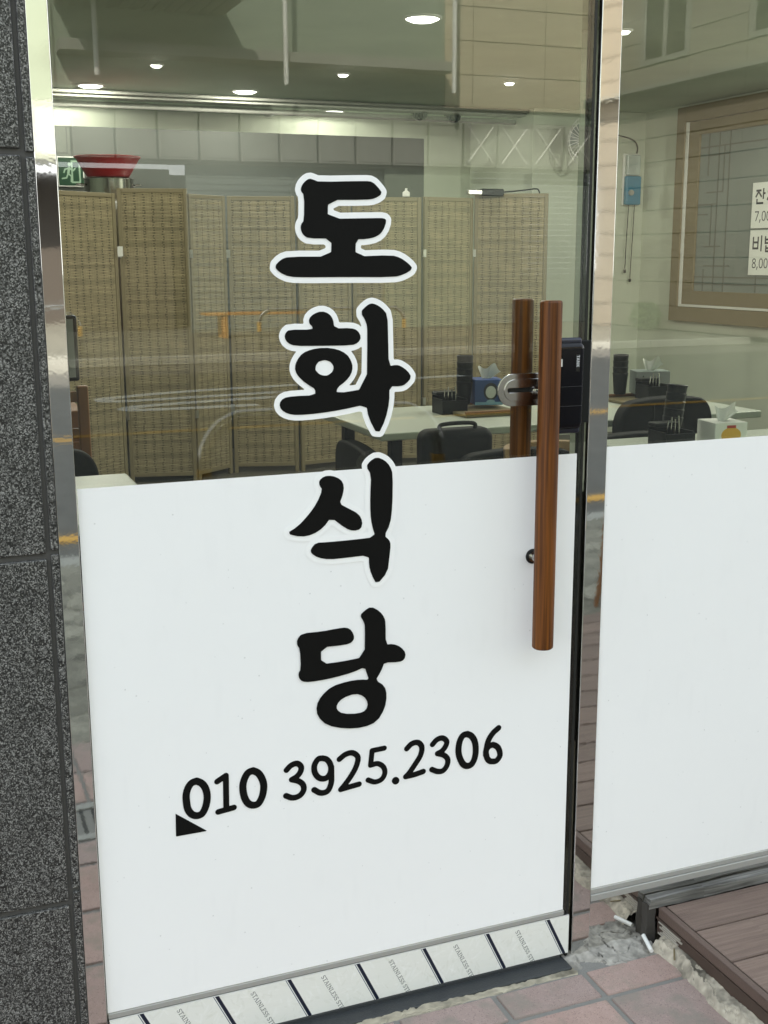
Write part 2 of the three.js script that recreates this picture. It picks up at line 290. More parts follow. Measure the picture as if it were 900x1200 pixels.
{ // granite pier: slabs with sealant joints
  const p = thing('granite_pier', 'speckled dark grey granite pier left of the door', 'pier');
  const ys = [-0.02, 0.327, 0.906, 1.4965, 2.15], zf = 0.012;
  for (let k = 0; k < 4; k++) mesh('slab', bx(-0.75, -0.0497, ys[k] + 0.0045, ys[k + 1] - 0.0045, -0.02, zf, 0.0025, k * 1.37), M.granite, p);
  const yr = [-0.02, 0.348, 0.9115, 1.493, 2.15];
  for (let k = 0; k < 4; k++) mesh('edge_slab', bx(-0.0428, -0.0312, yr[k] + 0.0035, yr[k + 1] - 0.0035, -0.02, zf - 0.0005, 0.002, 5 + k * 1.71), M.granite, p);
  mesh('sealant', bx(-0.75, -0.0312, -0.02, 2.15, -0.05, zf - 0.0055), M.sealant, p);
}
tag(mesh('door_jamb', bx(-0.0309, 0.0, -0.02, 2.1, -0.06, 0.010, 0.0015), M.mirror), 'polished steel jamb between the granite pier and the glass door', 'door jamb');
tag(mesh('door_post', bx(0.8965, 0.936, -0.02, 2.1, -0.06, 0.006, 0.0015), M.mirror), 'polished steel post between the glass door and the shop window', 'post');

// ---------- the shop window ----------
{
  const w = thing('shop_window', 'shop window right of the steel post with a white film on its lower half', 'window');
  mesh('window_pane', bx(0.9365, 3.0, 0.12, 2.1, -0.012, 0.0), M.glass, w);
  mesh('white_film', bx(0.9385, 3.0, 0.1375, 1.0125, 0.0008, 0.0013), M.film, w);
  mesh('sill', [bx(0.9365, 3.0, 0.1255, 0.1365, -0.03, 0.004, 0.0015), bx(0.9365, 3.0, 0.111, 0.125, -0.03, 0.0065, 0.0015)], M.channel, w);
  mesh('kick_plate', bx(0.9365, 3.0, -0.02, 0.1105, -0.05, -0.008), M.mirror, w);
  mesh('window_frame', bx(3.0, 3.06, -0.02, 2.1, -0.06, 0.009, 0.0015), M.mirror, w);
}

// ---------- the door ----------
// vinyl lettering: outline polygons in millimetres on the door (x from its left edge, y above the ground)
const LETTERS = {
  do: [[[382,1469],[375,1465],[369,1458],[367,1450],[373,1444],[372,1405],[367,1400],[366,1392],[370,1383],[379,1378],[417,1378],[416,1350],[346,1350],[333,1346],[322,1335],[330,1326],[346,1319],[375,1318],[434,1318],[523,1317],[541,1321],[557,1330],[550,1338],[535,1348],[519,1352],[457,1350],[458,1377],[476,1377],[494,1381],[505,1390],[511,1406],[507,1410],[491,1410],[411,1408],[412,1437],[475,1438],[491,1440],[504,1448],[497,1457],[487,1466],[475,1467],[397,1464],[389,1467]]],
  hwa: [[[378,1245],[377,1253],[385,1261],[399,1265],[411,1261],[418,1252],[420,1237],[449,1237],[460,1233],[466,1222],[461,1213],[449,1209],[393,1210],[353,1211],[341,1216],[336,1225],[338,1232],[344,1237],[383,1236],[383,1241]],[[386,1131],[386,1141],[376,1147],[364,1156],[355,1166],[352,1177],[356,1188],[365,1199],[381,1205],[402,1207],[424,1204],[440,1196],[448,1185],[451,1174],[448,1162],[438,1151],[424,1142],[422,1132],[475,1138],[477,1231],[475,1246],[465,1262],[474,1271],[483,1276],[492,1274],[502,1268],[512,1257],[513,1219],[514,1173],[527,1175],[535,1173],[548,1164],[555,1153],[544,1142],[535,1139],[515,1140],[515,1114],[508,1085],[494,1059],[478,1089],[474,1112],[431,1105],[391,1101],[355,1100],[339,1103],[328,1110],[325,1120],[332,1129],[348,1131]],[[418,1174],[417,1170],[415,1167],[411,1164],[407,1162],[402,1162],[397,1163],[393,1165],[390,1168],[387,1171],[387,1175],[388,1179],[390,1182],[393,1185],[398,1186],[403,1187],[407,1186],[412,1184],[415,1181],[417,1178]]],
  sik: [[[396,975],[391,981],[390,990],[399,997],[413,997],[428,990],[434,978],[431,962],[425,949],[440,940],[459,929],[466,915],[463,902],[449,900],[435,906],[410,927],[396,910],[377,900],[357,898],[332,906],[352,916],[371,934],[386,953]],[[492,1023],[480,1017],[473,1008],[482,994],[480,959],[480,927],[483,906],[489,886],[449,885],[402,885],[383,886],[374,876],[374,869],[386,860],[406,855],[434,855],[477,856],[477,838],[481,822],[491,802],[511,823],[514,846],[517,871],[514,879],[505,887],[516,906],[520,937],[521,992],[516,1006],[506,1017]]],
  dang: [[[347,712],[347,722],[356,732],[391,731],[419,733],[436,733],[445,726],[450,713],[445,705],[433,702],[389,703],[389,673],[428,673],[468,676],[469,730],[467,739],[460,751],[467,758],[480,765],[496,755],[505,742],[507,732],[507,693],[520,693],[535,686],[545,673],[542,661],[532,658],[504,661],[501,652],[495,641],[488,631],[505,618],[509,600],[505,576],[490,554],[465,547],[431,550],[398,561],[381,580],[379,600],[389,617],[408,631],[437,636],[461,636],[476,633],[472,644],[468,658],[447,651],[413,646],[380,644],[359,645],[350,651],[348,662],[353,669],[352,705]],[[450,612],[466,605],[474,591],[470,578],[456,574],[427,578],[416,587],[416,597],[427,607]]],
};
const ARROW = [[131,446],[130,405],[183,405]];
const DIGITS = [
  ["0",6.3,[[[168,498],[176,493],[182,484],[185,471],[184,457],[180,445],[174,437],[166,436],[158,440],[152,450],[150,463],[150,477],[154,489],[160,496],[168,498]]]],
  ["1",5.2,[[[203,491],[218,499]],[[218,499],[217,438]],[[203,436],[230,439]]]],
  ["0",6.4,[[[265,500],[273,495],[279,486],[283,472],[282,458],[278,446],[272,438],[264,437],[256,441],[250,451],[247,465],[247,478],[251,490],[257,498],[265,500]]]],
  ["3",5.3,[[[324,491],[332,498],[343,500],[350,493],[349,484],[342,476],[333,472]],[[333,472],[345,467],[353,459],[354,449],[347,440],[334,438],[322,444]]]],
  ["9",5.4,[[[389,502],[396,499],[401,493],[404,485],[404,476],[401,469],[395,464],[388,464],[382,467],[377,473],[374,481],[374,490],[377,497],[382,502],[389,502]],[[405,483],[405,469],[404,452],[397,439],[385,438],[373,446]]]],
  ["2",5.2,[[[420,495],[431,502],[444,503],[454,494],[452,479],[442,461],[428,444],[422,438]],[[422,438],[438,440],[456,442]]]],
  ["5",4.9,[[[504,502],[481,501]],[[481,501],[478,474]],[[478,474],[491,475],[502,467],[505,455],[499,444],[486,441],[473,447]]]],
  [".",6.9,[[[525,437],[526,436]]]],
  ["2",5.3,[[[547,494],[557,502],[569,502],[576,493],[574,478],[562,460],[550,445],[545,441]],[[545,441],[562,442],[579,445]]]],
  ["3",5.3,[[[597,494],[606,502],[617,503],[625,495],[622,485],[615,478],[607,475]],[[607,475],[619,470],[627,461],[626,449],[618,440],[608,440],[596,446]]]],
  ["0",6.2,[[[666,503],[673,499],[680,489],[683,476],[683,462],[680,450],[674,442],[666,441],[659,445],[653,455],[649,468],[649,482],[652,494],[658,502],[666,503]]]],
  ["6",5.8,[[[729,505],[718,497],[709,484],[705,468],[704,457]],[[718,474],[724,471],[729,466],[732,459],[733,451],[730,445],[725,441],[719,441],[712,443],[707,449],[705,456],[704,463],[707,469],[712,473],[718,474]]]],
];
const chaikin = (p, n) => { for (; n--;) { const q = []; for (let i = 0; i < p.length; i++) { const a = p[i], b = p[(i + 1) % p.length]; q.push([a[0] * 0.75 + b[0] * 0.25, a[1] * 0.75 + b[1] * 0.25], [a[0] * 0.25 + b[0] * 0.75, a[1] * 0.25 + b[1] * 0.75]); } p = q; } return p; };
const segDist = (x, y, a, b) => { const dx = b[0] - a[0], dy = b[1] - a[1], l = dx * dx + dy * dy, t = l ? Math.max(0, Math.min(1, ((x - a[0]) * dx + (y - a[1]) * dy) / l)) : 0; return Math.hypot(x - a[0] - t * dx, y - a[1] - t * dy); };
const polyField = (polys) => (x, y) => { // signed distance, negative inside (even-odd)
  let d = 1e9, inside = false;
  for (const p of polys) for (let i = 0, j = p.length - 1; i < p.length; j = i++) { d = Math.min(d, segDist(x, y, p[j], p[i])); if ((p[i][1] > y) !== (p[j][1] > y) && x < (p[j][0] - p[i][0]) * (y - p[i][1]) / (p[j][1] - p[i][1]) + p[i][0]) inside = !inside; }
  return inside ? -d : d;
};
function contour(f, x0, y0, x1, y1, step) { // marching squares -> closed loops
  const nx = Math.ceil((x1 - x0) / step), ny = Math.ceil((y1 - y0) / step), v = [];
  for (let j = 0; j <= ny; j++) for (let i = 0; i <= nx; i++) v.push(f(x0 + i * step, y0 + j * step) || 1e-6);
  const at = (i, j) => v[j * (nx + 1) + i], next = new Map(), pts = new Map();
  const cross = (i, j, k, l) => { const key = i < k || j < l ? [i, j, k, l].join() : [k, l, i, j].join(); if (!pts.has(key)) { const a = at(i, j), b = at(k, l), t = a / (a - b); pts.set(key, [x0 + (i + (k - i) * t) * step, y0 + (j + (l - j) * t) * step]); } return key; };
  for (let j = 0; j < ny; j++) for (let i = 0; i < nx; i++) {
    const c = [[i, j], [i + 1, j], [i + 1, j + 1], [i, j + 1]], s = c.map((q) => at(...q) < 0), ins = [], outs = [];
    for (let e = 0; e < 4; e++) { const a = s[e], b = s[(e + 1) % 4]; if (a !== b) (a ? outs : ins).push(cross(...c[e], ...c[(e + 1) % 4])); }
    if (ins.length === 1) next.set(outs[0], ins[0]);
    else if (ins.length === 2) { const e0 = s[0] ? 0 : 1; next.set(outs[0], ins[e0 ? 0 : 1] ); next.set(outs[1], ins[e0 ? 1 : 0]); }
  }
  const loops = [];
  while (next.size) { const start = next.keys().next().value, loop = []; let k = start; while (next.has(k)) { loop.push(pts.get(k)); const n = next.get(k); next.delete(k); k = n; } if (loop.length > 5) loops.push(loop); }
  return loops;
}
function sheet(f, box, step, z0, z1) { // a cut sheet of vinyl, in metres
  const loops = contour(f, ...box, step).map((l) => ({ l: l.map((p) => new THREE.Vector2(p[0] / 1000, p[1] / 1000)) }));
  for (const o of loops) o.a = THREE.ShapeUtils.area(o.l);
  const big = Math.sign(loops.reduce((m, o) => Math.abs(o.a) > Math.abs(m.a) ? o : m).a), shapes = [];
  for (const o of loops) if (Math.sign(o.a) === big) shapes.push(Object.assign(new THREE.Shape(o.l), { box: new THREE.Box2().setFromPoints(o.l), ring: o.l }));
  for (const o of loops) if (Math.sign(o.a) !== big) { const s = shapes.filter((q) => q.box.containsPoint(o.l[0])).sort((p, q) => Math.abs(THREE.ShapeUtils.area(p.ring)) - Math.abs(THREE.ShapeUtils.area(q.ring)))[0]; s?.holes.push(new THREE.Path(o.l)); }
  return metric(new THREE.ExtrudeGeometry(shapes, { depth: z1 - z0, bevelEnabled: false }).translate(0, 0, z0));
}
const bounds = (polys, m) => { const xs = polys.flat().map((p) => p[0]), ys = polys.flat().map((p) => p[1]); return [Math.min(...xs) - m, Math.min(...ys) - m, Math.max(...xs) + m, Math.max(...ys) + m]; };
{
  const door = thing('glass_door', 'frameless glass door with black Korean lettering on a white film', 'door');
  mesh('glass_pane', bx(0.002, 0.885, 0.1, 2.095, -0.012, 0.0), M.glass, door);
  mesh('white_film', bx(0.0025, 0.8765, 0.106, 1.0045, 0.0008, 0.0013), M.film, door);
  mesh('edge_seal', [bx(0.8858, 0.8912, 0.0, 2.09, -0.014, 0.0, 0.001), bx(0.8825, 0.8856, 0.1, 2.095, -0.016, -0.0125)], M.rubber, door);
  for (const k of Object.keys(LETTERS)) {
    const polys = LETTERS[k].map((p) => chaikin(p, 1)), f = polyField(polys), solid = polyField(polys.filter((p) => p !== polys[k === 'hwa' ? 2 : k === 'dang' ? 1 : -1]));
    const l = mesh('letter', sheet(f, bounds(polys, 4), 1.6, 0.0024, 0.0028), M.vinylBlack, door);
    if (k !== 'dang') mesh('letter_border', sheet((x, y) => solid(x, y) - 9.2, bounds(polys, 14), 2, 0.0017, 0.002), M.vinylWhite, l);
  }
  for (const [, w, strokes] of DIGITS) {
    const fine = strokes.map((s) => s.length < 3 ? s : new THREE.CatmullRomCurve3(s.map((p) => new THREE.Vector3(p[0], p[1], 0)), false, 'centripetal').getPoints(s.length * 3).map((p) => [p.x, p.y]));
    const f = (x, y) => { let d = 1e9; for (const s of fine) for (let i = 1; i < s.length; i++) d = Math.min(d, segDist(x, y, s[i - 1], s[i])); return d - w * 0.98; };
    mesh('digit', sheet(f, bounds(fine, w + 3), 1, 0.0017, 0.0021), M.vinylBlack, door);
  }
  mesh('arrow', sheet(polyField([ARROW]), bounds([ARROW], 4), 1, 0.0017, 0.0021), M.vinylBlack, door);
  // bottom rail, still in its printed protective foil
  const rail = mesh('bottom_rail', bx(0.003, 0.889, 0.012, 0.0945, -0.03, 0.0055, 0.0012), M.steel, door);
  const print = canvasTex(2048, 192, (g, w, h) => {
    const px = w / 0.884, py = h / 0.081;
    g.fillStyle = '#dcdcd6'; g.fillRect(0, 0, w, h);
    for (let i = 0; i < 500; i++) { g.fillStyle = rnd() < 0.5 ? 'rgba(255,255,255,.10)' : 'rgba(120,120,110,.05)'; g.beginPath(); g.ellipse(rnd() * w, rnd() * h, 4 + rnd() * 26, 1 + rnd() * 6, rnd() * 3, 0, 7); g.fill(); }
    const X = (x) => (x - 0.0045) * px, Y = (y) => (0.0935 - y) * py;
    for (let k = -1; k < 7; k++) {
      const x = 0.188 + k * 0.1307;
      g.strokeStyle = '#10182c'; g.lineWidth = 0.0062 * px; g.beginPath(); g.moveTo(X(x - 0.0005), Y(0.095)); g.lineTo(X(x + 0.0385), Y(0.012)); g.stroke();
      g.lineWidth = 0.0012 * px; g.strokeStyle = '#3a4356'; g.beginPath(); g.moveTo(X(x - 0.0065), Y(0.095)); g.lineTo(X(x + 0.0325), Y(0.012)); g.stroke();
      g.save(); g.translate(X(x + 0.0615), Y(0.0895)); g.rotate(Math.atan2(0.079 * py, 0.0385 * px)); g.fillStyle = '#4c504f'; g.font = '27px serif'; g.textBaseline = 'middle'; g.fillText('-', -20, 0); g.fillText('STAINLESS STEEL', 10, 0); g.restore();
    }
  });
  const foil = new THREE.PlaneGeometry(0.884, 0.081).translate(0.4465, 0.0532, 0.0061);
  mesh('protective_foil', foil, std({ map: print, roughness: 0.35, bumpMap: T.lump, bumpScale: 0.0006 }), rail);
  mesh('rail_channel', bx(0.003, 0.8785, 0.0948, 0.1045, -0.02, 0.0035, 0.001), M.channel, door);
  // pull handles: round wooden bars outside and inside on steel standoffs
  const bar = (z, y0, y1) => {
    const g = new THREE.LatheGeometry([[0, y0], [0.0165, y0], [0.0187, y0 + 0.002], [0.019, y0 + 0.004], [0.019, y1 - 0.004], [0.0187, y1 - 0.002], [0.0165, y1], [0, y1]].map((p) => new THREE.Vector2(...p)), 40).translate(0.7925, 0, z), uv = g.attributes.uv, p = g.attributes.position;
    for (let i = 0; i < uv.count; i++) uv.setXY(i, uv.getX(i) * 0.09 + z, p.getY(i) * 0.62 + 0.05);
    return g;
  };
  const outer = mesh('pull_handle', bar(0.044, 0.664, 1.2765), M.handle, door), inner = mesh('pull_handle', bar(-0.056, 0.664, 1.2765), M.handle, door);
  outer.userData.label = 'long round brown wooden handle on the outside'; inner.userData.label = 'long round brown wooden handle on the inside seen through the glass';
  for (const y of [1.12, 0.8235]) {
    mesh('standoff', [rod([0.791, y, 0.001], [0.791, y, 0.034], 0.0075, 20), rod([0.791, y, 0.0012], [0.791, y, 0.008], 0.0105, 24)], M.polished, outer);
    mesh('washer', rod([0.791, y, 0.0015], [0.791, y, 0.0035], 0.0135, 28), M.rubber, outer);
    mesh('standoff', rod([0.791, y, -0.05], [0.791, y, -0.013], 0.0085, 20), M.polished, inner);
  }
  { // slotted oval steel plate under the upper standoff
    const stadium = (a, r, dx = 0) => { const s = new THREE.Shape(); s.absarc(a + dx, 0, r, -Math.PI / 2, Math.PI / 2); s.absarc(-a + dx, 0, r, Math.PI / 2, Math.PI * 1.5); return s; };
    const at = (g) => metric(g.translate(0.7755, 1.1235, 0.0012)), cut = (s, h) => { s.holes.push(h); return s; };
    const bev = { curveSegments: 24, bevelEnabled: true, bevelThickness: 0.0008, bevelSize: 0.0008, bevelSegments: 2 };
    const p = mesh('lock_plate', [at(new THREE.ExtrudeGeometry(cut(stadium(0.032, 0.0275), stadium(0.039, 0.0045)), { depth: 0.0022, ...bev })), at(new THREE.ExtrudeGeometry(cut(stadium(0.030, 0.018), stadium(0.039, 0.0045)), { depth: 0.0045, ...bev }))], M.polished, door);
    mesh('slot', at(new THREE.ExtrudeGeometry(stadium(0.039, 0.0046), { depth: 0.0004, bevelEnabled: false })), M.rubber, p);
  }
  { // glossy black electronic lock
    const g = new RoundedBoxGeometry(0.066, 0.152, 0.024, 6, 0.0115).translate(0.8415, 1.128, 0.0145);
    const l = mesh('digital_lock', metric(g), M.lock, door);
    mesh('lock_housing', metric(new RoundedBoxGeometry(0.064, 0.168, 0.012, 4, 0.0055).translate(0.8425, 1.127, 0.0075)), M.lockTrim, l);
    const word = canvasTex(64, 256, (c, w, h) => { c.fillStyle = '#06070a'; c.fillRect(0, 0, w, h); c.fillStyle = '#c6c8cc'; c.font = 'bold 66px sans-serif'; c.translate(w / 2, 16); c.rotate(Math.PI / 2); c.textBaseline = 'middle'; c.fillText('TANK', 0, 0); });
    mesh('logo', new THREE.PlaneGeometry(0.008, 0.030).translate(0.8578, 1.1685, 0.0269), std({ map: word, roughness: 0.3 }), l);
    mesh('indicator', bx(0.8245, 0.8272, 1.163, 1.176, 0.0262, 0.0268), M.white, l);
    mesh('key_line', [bx(0.815, 0.868, 1.1275, 1.1281, 0.0262, 0.0266), bx(0.815, 0.868, 1.0935, 1.0941, 0.0262, 0.0266)], std({ color: lin(0.05, 0.05, 0.055), roughness: 0.3 }), l);
    mesh('strike', bx(0.8770, 0.8955, 1.06, 1.205, 0.0003, 0.007, 0.0015), M.blackPlastic, l);
  }
}

function bumpy(g, n) { // uneven surface of old wood
  if (n > 1) g = new THREE.BoxGeometry(3.0, 0.022, 0.020, 600, 5, 5).translate(2.57, 0.079, 0.003);
  const p = g.attributes.position;
  for (let i = 0; i < p.count; i++) { const x = p.getX(i), y = p.getY(i), z = p.getZ(i), a = fbm(x * 0.5 + 0.3, y * 2 + z * 3 + 0.4, 16, 4, 221) - 0.5; p.setXYZ(i, x + a * 0.006, y + a * 0.009, z + (fbm(x * 0.5, y * 2 + 0.2, 16, 4, 222) - 0.5) * 0.010); }
  g.computeVertexNormals(); return metric(g);
}
// ---------- the deck in front of the window ----------
{
  const d = thing('wooden_deck', 'low brown wooden deck in front of the shop window', 'deck');
  for (let k = 0; k < 16; k++) {
    const z0 = k ? 0.004 + k * 0.111 : 0.017, z1 = 0.004 + (k + 1) * 0.111 - 0.0045;
    mesh('board', bx(1.1065, 4.2, 0.046, 0.0705, z0, z1, 0.0025, k * 0.37), M.deck[k % 3], d);
  }
  mesh('edge_board', bx(1.0885, 1.1035, 0.05, 0.072, 0.016, 1.79, 0.0025, 3), std({ color: lin(0.105, 0.070, 0.056), roughness: 0.65, bumpMap: T.fine, bumpScale: 0.001 }), d);
  mesh('fascia', [bx(1.0895, 1.1035, 0.012, 0.0495, 0.012, 1.785, 0.002), bx(1.087, 1.0895, 0.046, 0.0495, 0.012, 1.785)], M.fascia, d);
  const chip = []; for (let i = 0; i < 6; i++) chip.push(bx(1.0872, 1.0896, 0.0165 + i * 0.0048, 0.0197 + i * 0.0048, 0.020 + 0.004 * ((i * 7) % 5), 0.098 - 0.006 * ((i * 5) % 4)));
  const pale = mesh('bare_strip', chip, std({ color: lin(0.36, 0.335, 0.285), roughness: 0.8 }), d); pale.userData.label = 'pale peeled strips at the deck edge';
  for (let k = 0; k < 6; k++) mesh('joist', bx(1.12 + k * 0.6, 1.165 + k * 0.6, -0.003, 0.0455, 0.03, 1.77, 0.002, k), M.deck[k % 3], d);
  tag(mesh('mortar_bed', rough(1.054, 1.0888, 0.04, 1.8, 0.011, 24, 700, 0.011, 211, (u, w, y, n) => (u < 0.02 ? -0.02 : y + 0.012 * Math.sqrt(u) - Math.max(0, 0.45 - u + (n - 0.5) * 1.1) * 0.045)), std({ map: T.cement, color: lin(1.3, 1.24, 1.12), roughness: 0.95 })), 'cracked pale mortar bed under the edge of the deck', 'mortar');
  tag(mesh('sill_beam', [bumpy(new RoundedBoxGeometry(3.0, 0.022, 0.020, 3, 0.006, 1).translate(2.57, 0.079, 0.003), 60)], M.weathered), 'weathered grey beam under the shop window at the back of the deck', 'beam');
  tag(mesh('beam_block', bumpy(new THREE.BoxGeometry(0.020, 0.085, 0.020, 8, 30, 8).translate(1.077, 0.035, 0.002), 1), std({ color: lin(0.045, 0.04, 0.034), roughness: 0.95, bumpMap: T.lump, bumpScale: 0.008 })), 'dark stained wooden block under the left end of the weathered beam', 'block');
  tag(mesh('plastic_tube', rod([1.0585, 0.014, 0.012], [1.047, 0.009, 0.058], 0.0042, 16), M.white), 'short white plastic tube on the ground beside the deck corner', 'tube');
  tag(mesh('twig', rod([1.066, 0.014, 0.107], [1.078, 0.024, 0.088], 0.0016, 8), M.oak), 'small pale splinter of wood stuck in the mortar beside the deck', 'splinter');
}

// ---------- inside the shop ----------
{ // ceiling lights
  const dl = (x, z, r, I, label) => {
    const t = thing('ceiling_light', label, 'ceiling light', [x, 2.45, z], 0, 'round lights in the shop ceiling');
    mesh('trim', lathe([[r + 0.014, 0], [r + 0.014, -0.006], [r, -0.010], [r - 0.004, -0.004]], 0, 0, 0), M.white, t);
    mesh('lamp_lens', lathe([[0, -0.022], [r * 0.7, -0.020], [r, -0.010], [r, 0.012], [0, 0.012]], 0, 0, 0), M.led, t);
    const p = new THREE.PointLight(new THREE.Color(1, 0.97, 0.88), I, 0, 2); p.position.set(0, -0.006, 0); p.castShadow = true; p.shadow.radius = 0.4; t.add(p);
  };
  dl(0.998, -6.4, 0.078, 0.504, 'round ceiling light over the screens near the left jamb');
  dl(0.954, -7.28, 0.078, 0.264, 'lowest round ceiling light at the left over the red bowl');
  dl(2.008, -6.33, 0.078, 0.504, 'round ceiling light in the middle above the first letter');
  dl(2.938, -7.2, 0.078, 0.312, 'dim round ceiling light farthest back near the smoke detector');
  dl(2.137, -3.62, 0.078, 0.6, 'largest and nearest round ceiling light at the top of the door');
  dl(0.2, -4.4, 0.078, 0.96, 'round ceiling light hidden behind the granite pier');
  dl(1.5, -2.4, 0.078, 0.66, 'round ceiling light over the table behind the door, above the picture');
  dl(3.0, -2.4, 0.078, 0.66, 'round ceiling light over the tables behind the window, above the picture');
  dl(4.6, -2.9, 0.078, 2.9, 'round ceiling light near the right wall, beyond the right edge of the picture');
  dl(1.236, -5.425, 0.032, 0.18, 'small bright spot in the ceiling, leftmost of its row');
  dl(2.373, -5.388, 0.032, 0.18, 'small bright spot in the ceiling, middle of its row');
  dl(3.499, -5.358, 0.032, 0.18, 'small bright spot in the ceiling, rightmost of its row');
  dl(3.202, -3.563, 0.032, 0.18, 'small bright spot beside the top of the steel post');
}
{ // fittings on the ceiling
  const s = thing('smoke_detector', 'white round smoke detector under the shop ceiling', 'smoke detector', [2.46, 2.45, -7.32]);
  mesh('base_ring', cyl(0.06, 0.06, 0.02, 0, -0.01, 0), M.white, s); mesh('sensor', lathe([[0, -0.05], [0.025, -0.048], [0.042, -0.035], [0.045, -0.02]], 0, 0, 0), M.white, s);
  const cam = thing('security_camera', 'black dome security camera under the ceiling, left of the pair', 'camera', [3.45, 2.45, -6.7], 0);
  mesh('mount', cyl(0.075, 0.07, 0.05, 0, -0.025, 0), M.blackPlastic, cam); mesh('dome', lathe([[0, -0.105], [0.03, -0.1], [0.05, -0.08], [0.058, -0.05]], 0, 0, 0), M.lock, cam);
  copy(cam, 'security_camera', 'black dome security camera under the ceiling, right of the pair', [3.75, 2.45, -6.75]);
}
{ // two folding screens of woven bamboo
  const P = [[[0.56, -5.42], [1.0, -5.71], 1.735], [[1.02, -5.715], [1.432, -5.62], 1.765], [[1.436, -5.625], [1.712, -5.83], 1.735], [[1.735, -5.835], [2.150, -5.72], 1.735], [[2.165, -5.72], [2.56, -5.80], 1.735], [[2.575, -5.80], [3.03, -5.70], 1.74], [[3.05, -5.70], [3.45, -5.78], 1.745], [[3.465, -5.78], [3.94, -5.60], 1.775]];
  let s;
  P.forEach(([a, b, top], k) => {
    if (k % 4 === 0) s = thing('folding_screen', k ? 'tan woven folding screen on the right behind the letters' : 'tan woven folding screen on the left under the red bowl', 'folding screen');
    const g = (q) => { const w = Math.hypot(b[0] - a[0], b[1] - a[1]); q.rotateY(-Math.atan2(b[1] - a[1], b[0] - a[0])); q.translate(a[0], 0, a[1]); return q; }, w = Math.hypot(b[0] - a[0], b[1] - a[1]), y0 = -0.02, f = 0.026;
    const pn = mesh('woven_panel', g(bx(f, w - f, y0 + f, top - f, -0.005, 0.005, 0, k * 0.31)), M.weave, s);
    mesh('panel_frame', [bx(0, f, y0 - 0.04, top, -0.012, 0.012, 0.003), bx(w - f, w, y0 - 0.04, top, -0.012, 0.012, 0.003), bx(f, w - f, top - f, top, -0.011, 0.011, 0.003), bx(f, w - f, y0, y0 + f, -0.011, 0.011, 0.003)].map(g), M.bamboo, pn);
    if (k % 4) for (const y of [0.35, 1.35]) mesh('hinge', g(bx(-0.012, 0.012, y, y + 0.05, -0.003, 0.015)), M.steel, pn);
  });
  tag(mesh('paper_tag', bx(0.998, 1.03, 1.36, 1.42, -5.66, -5.655), M.white), 'small pale paper tag on the left folding screen', 'tag');
}
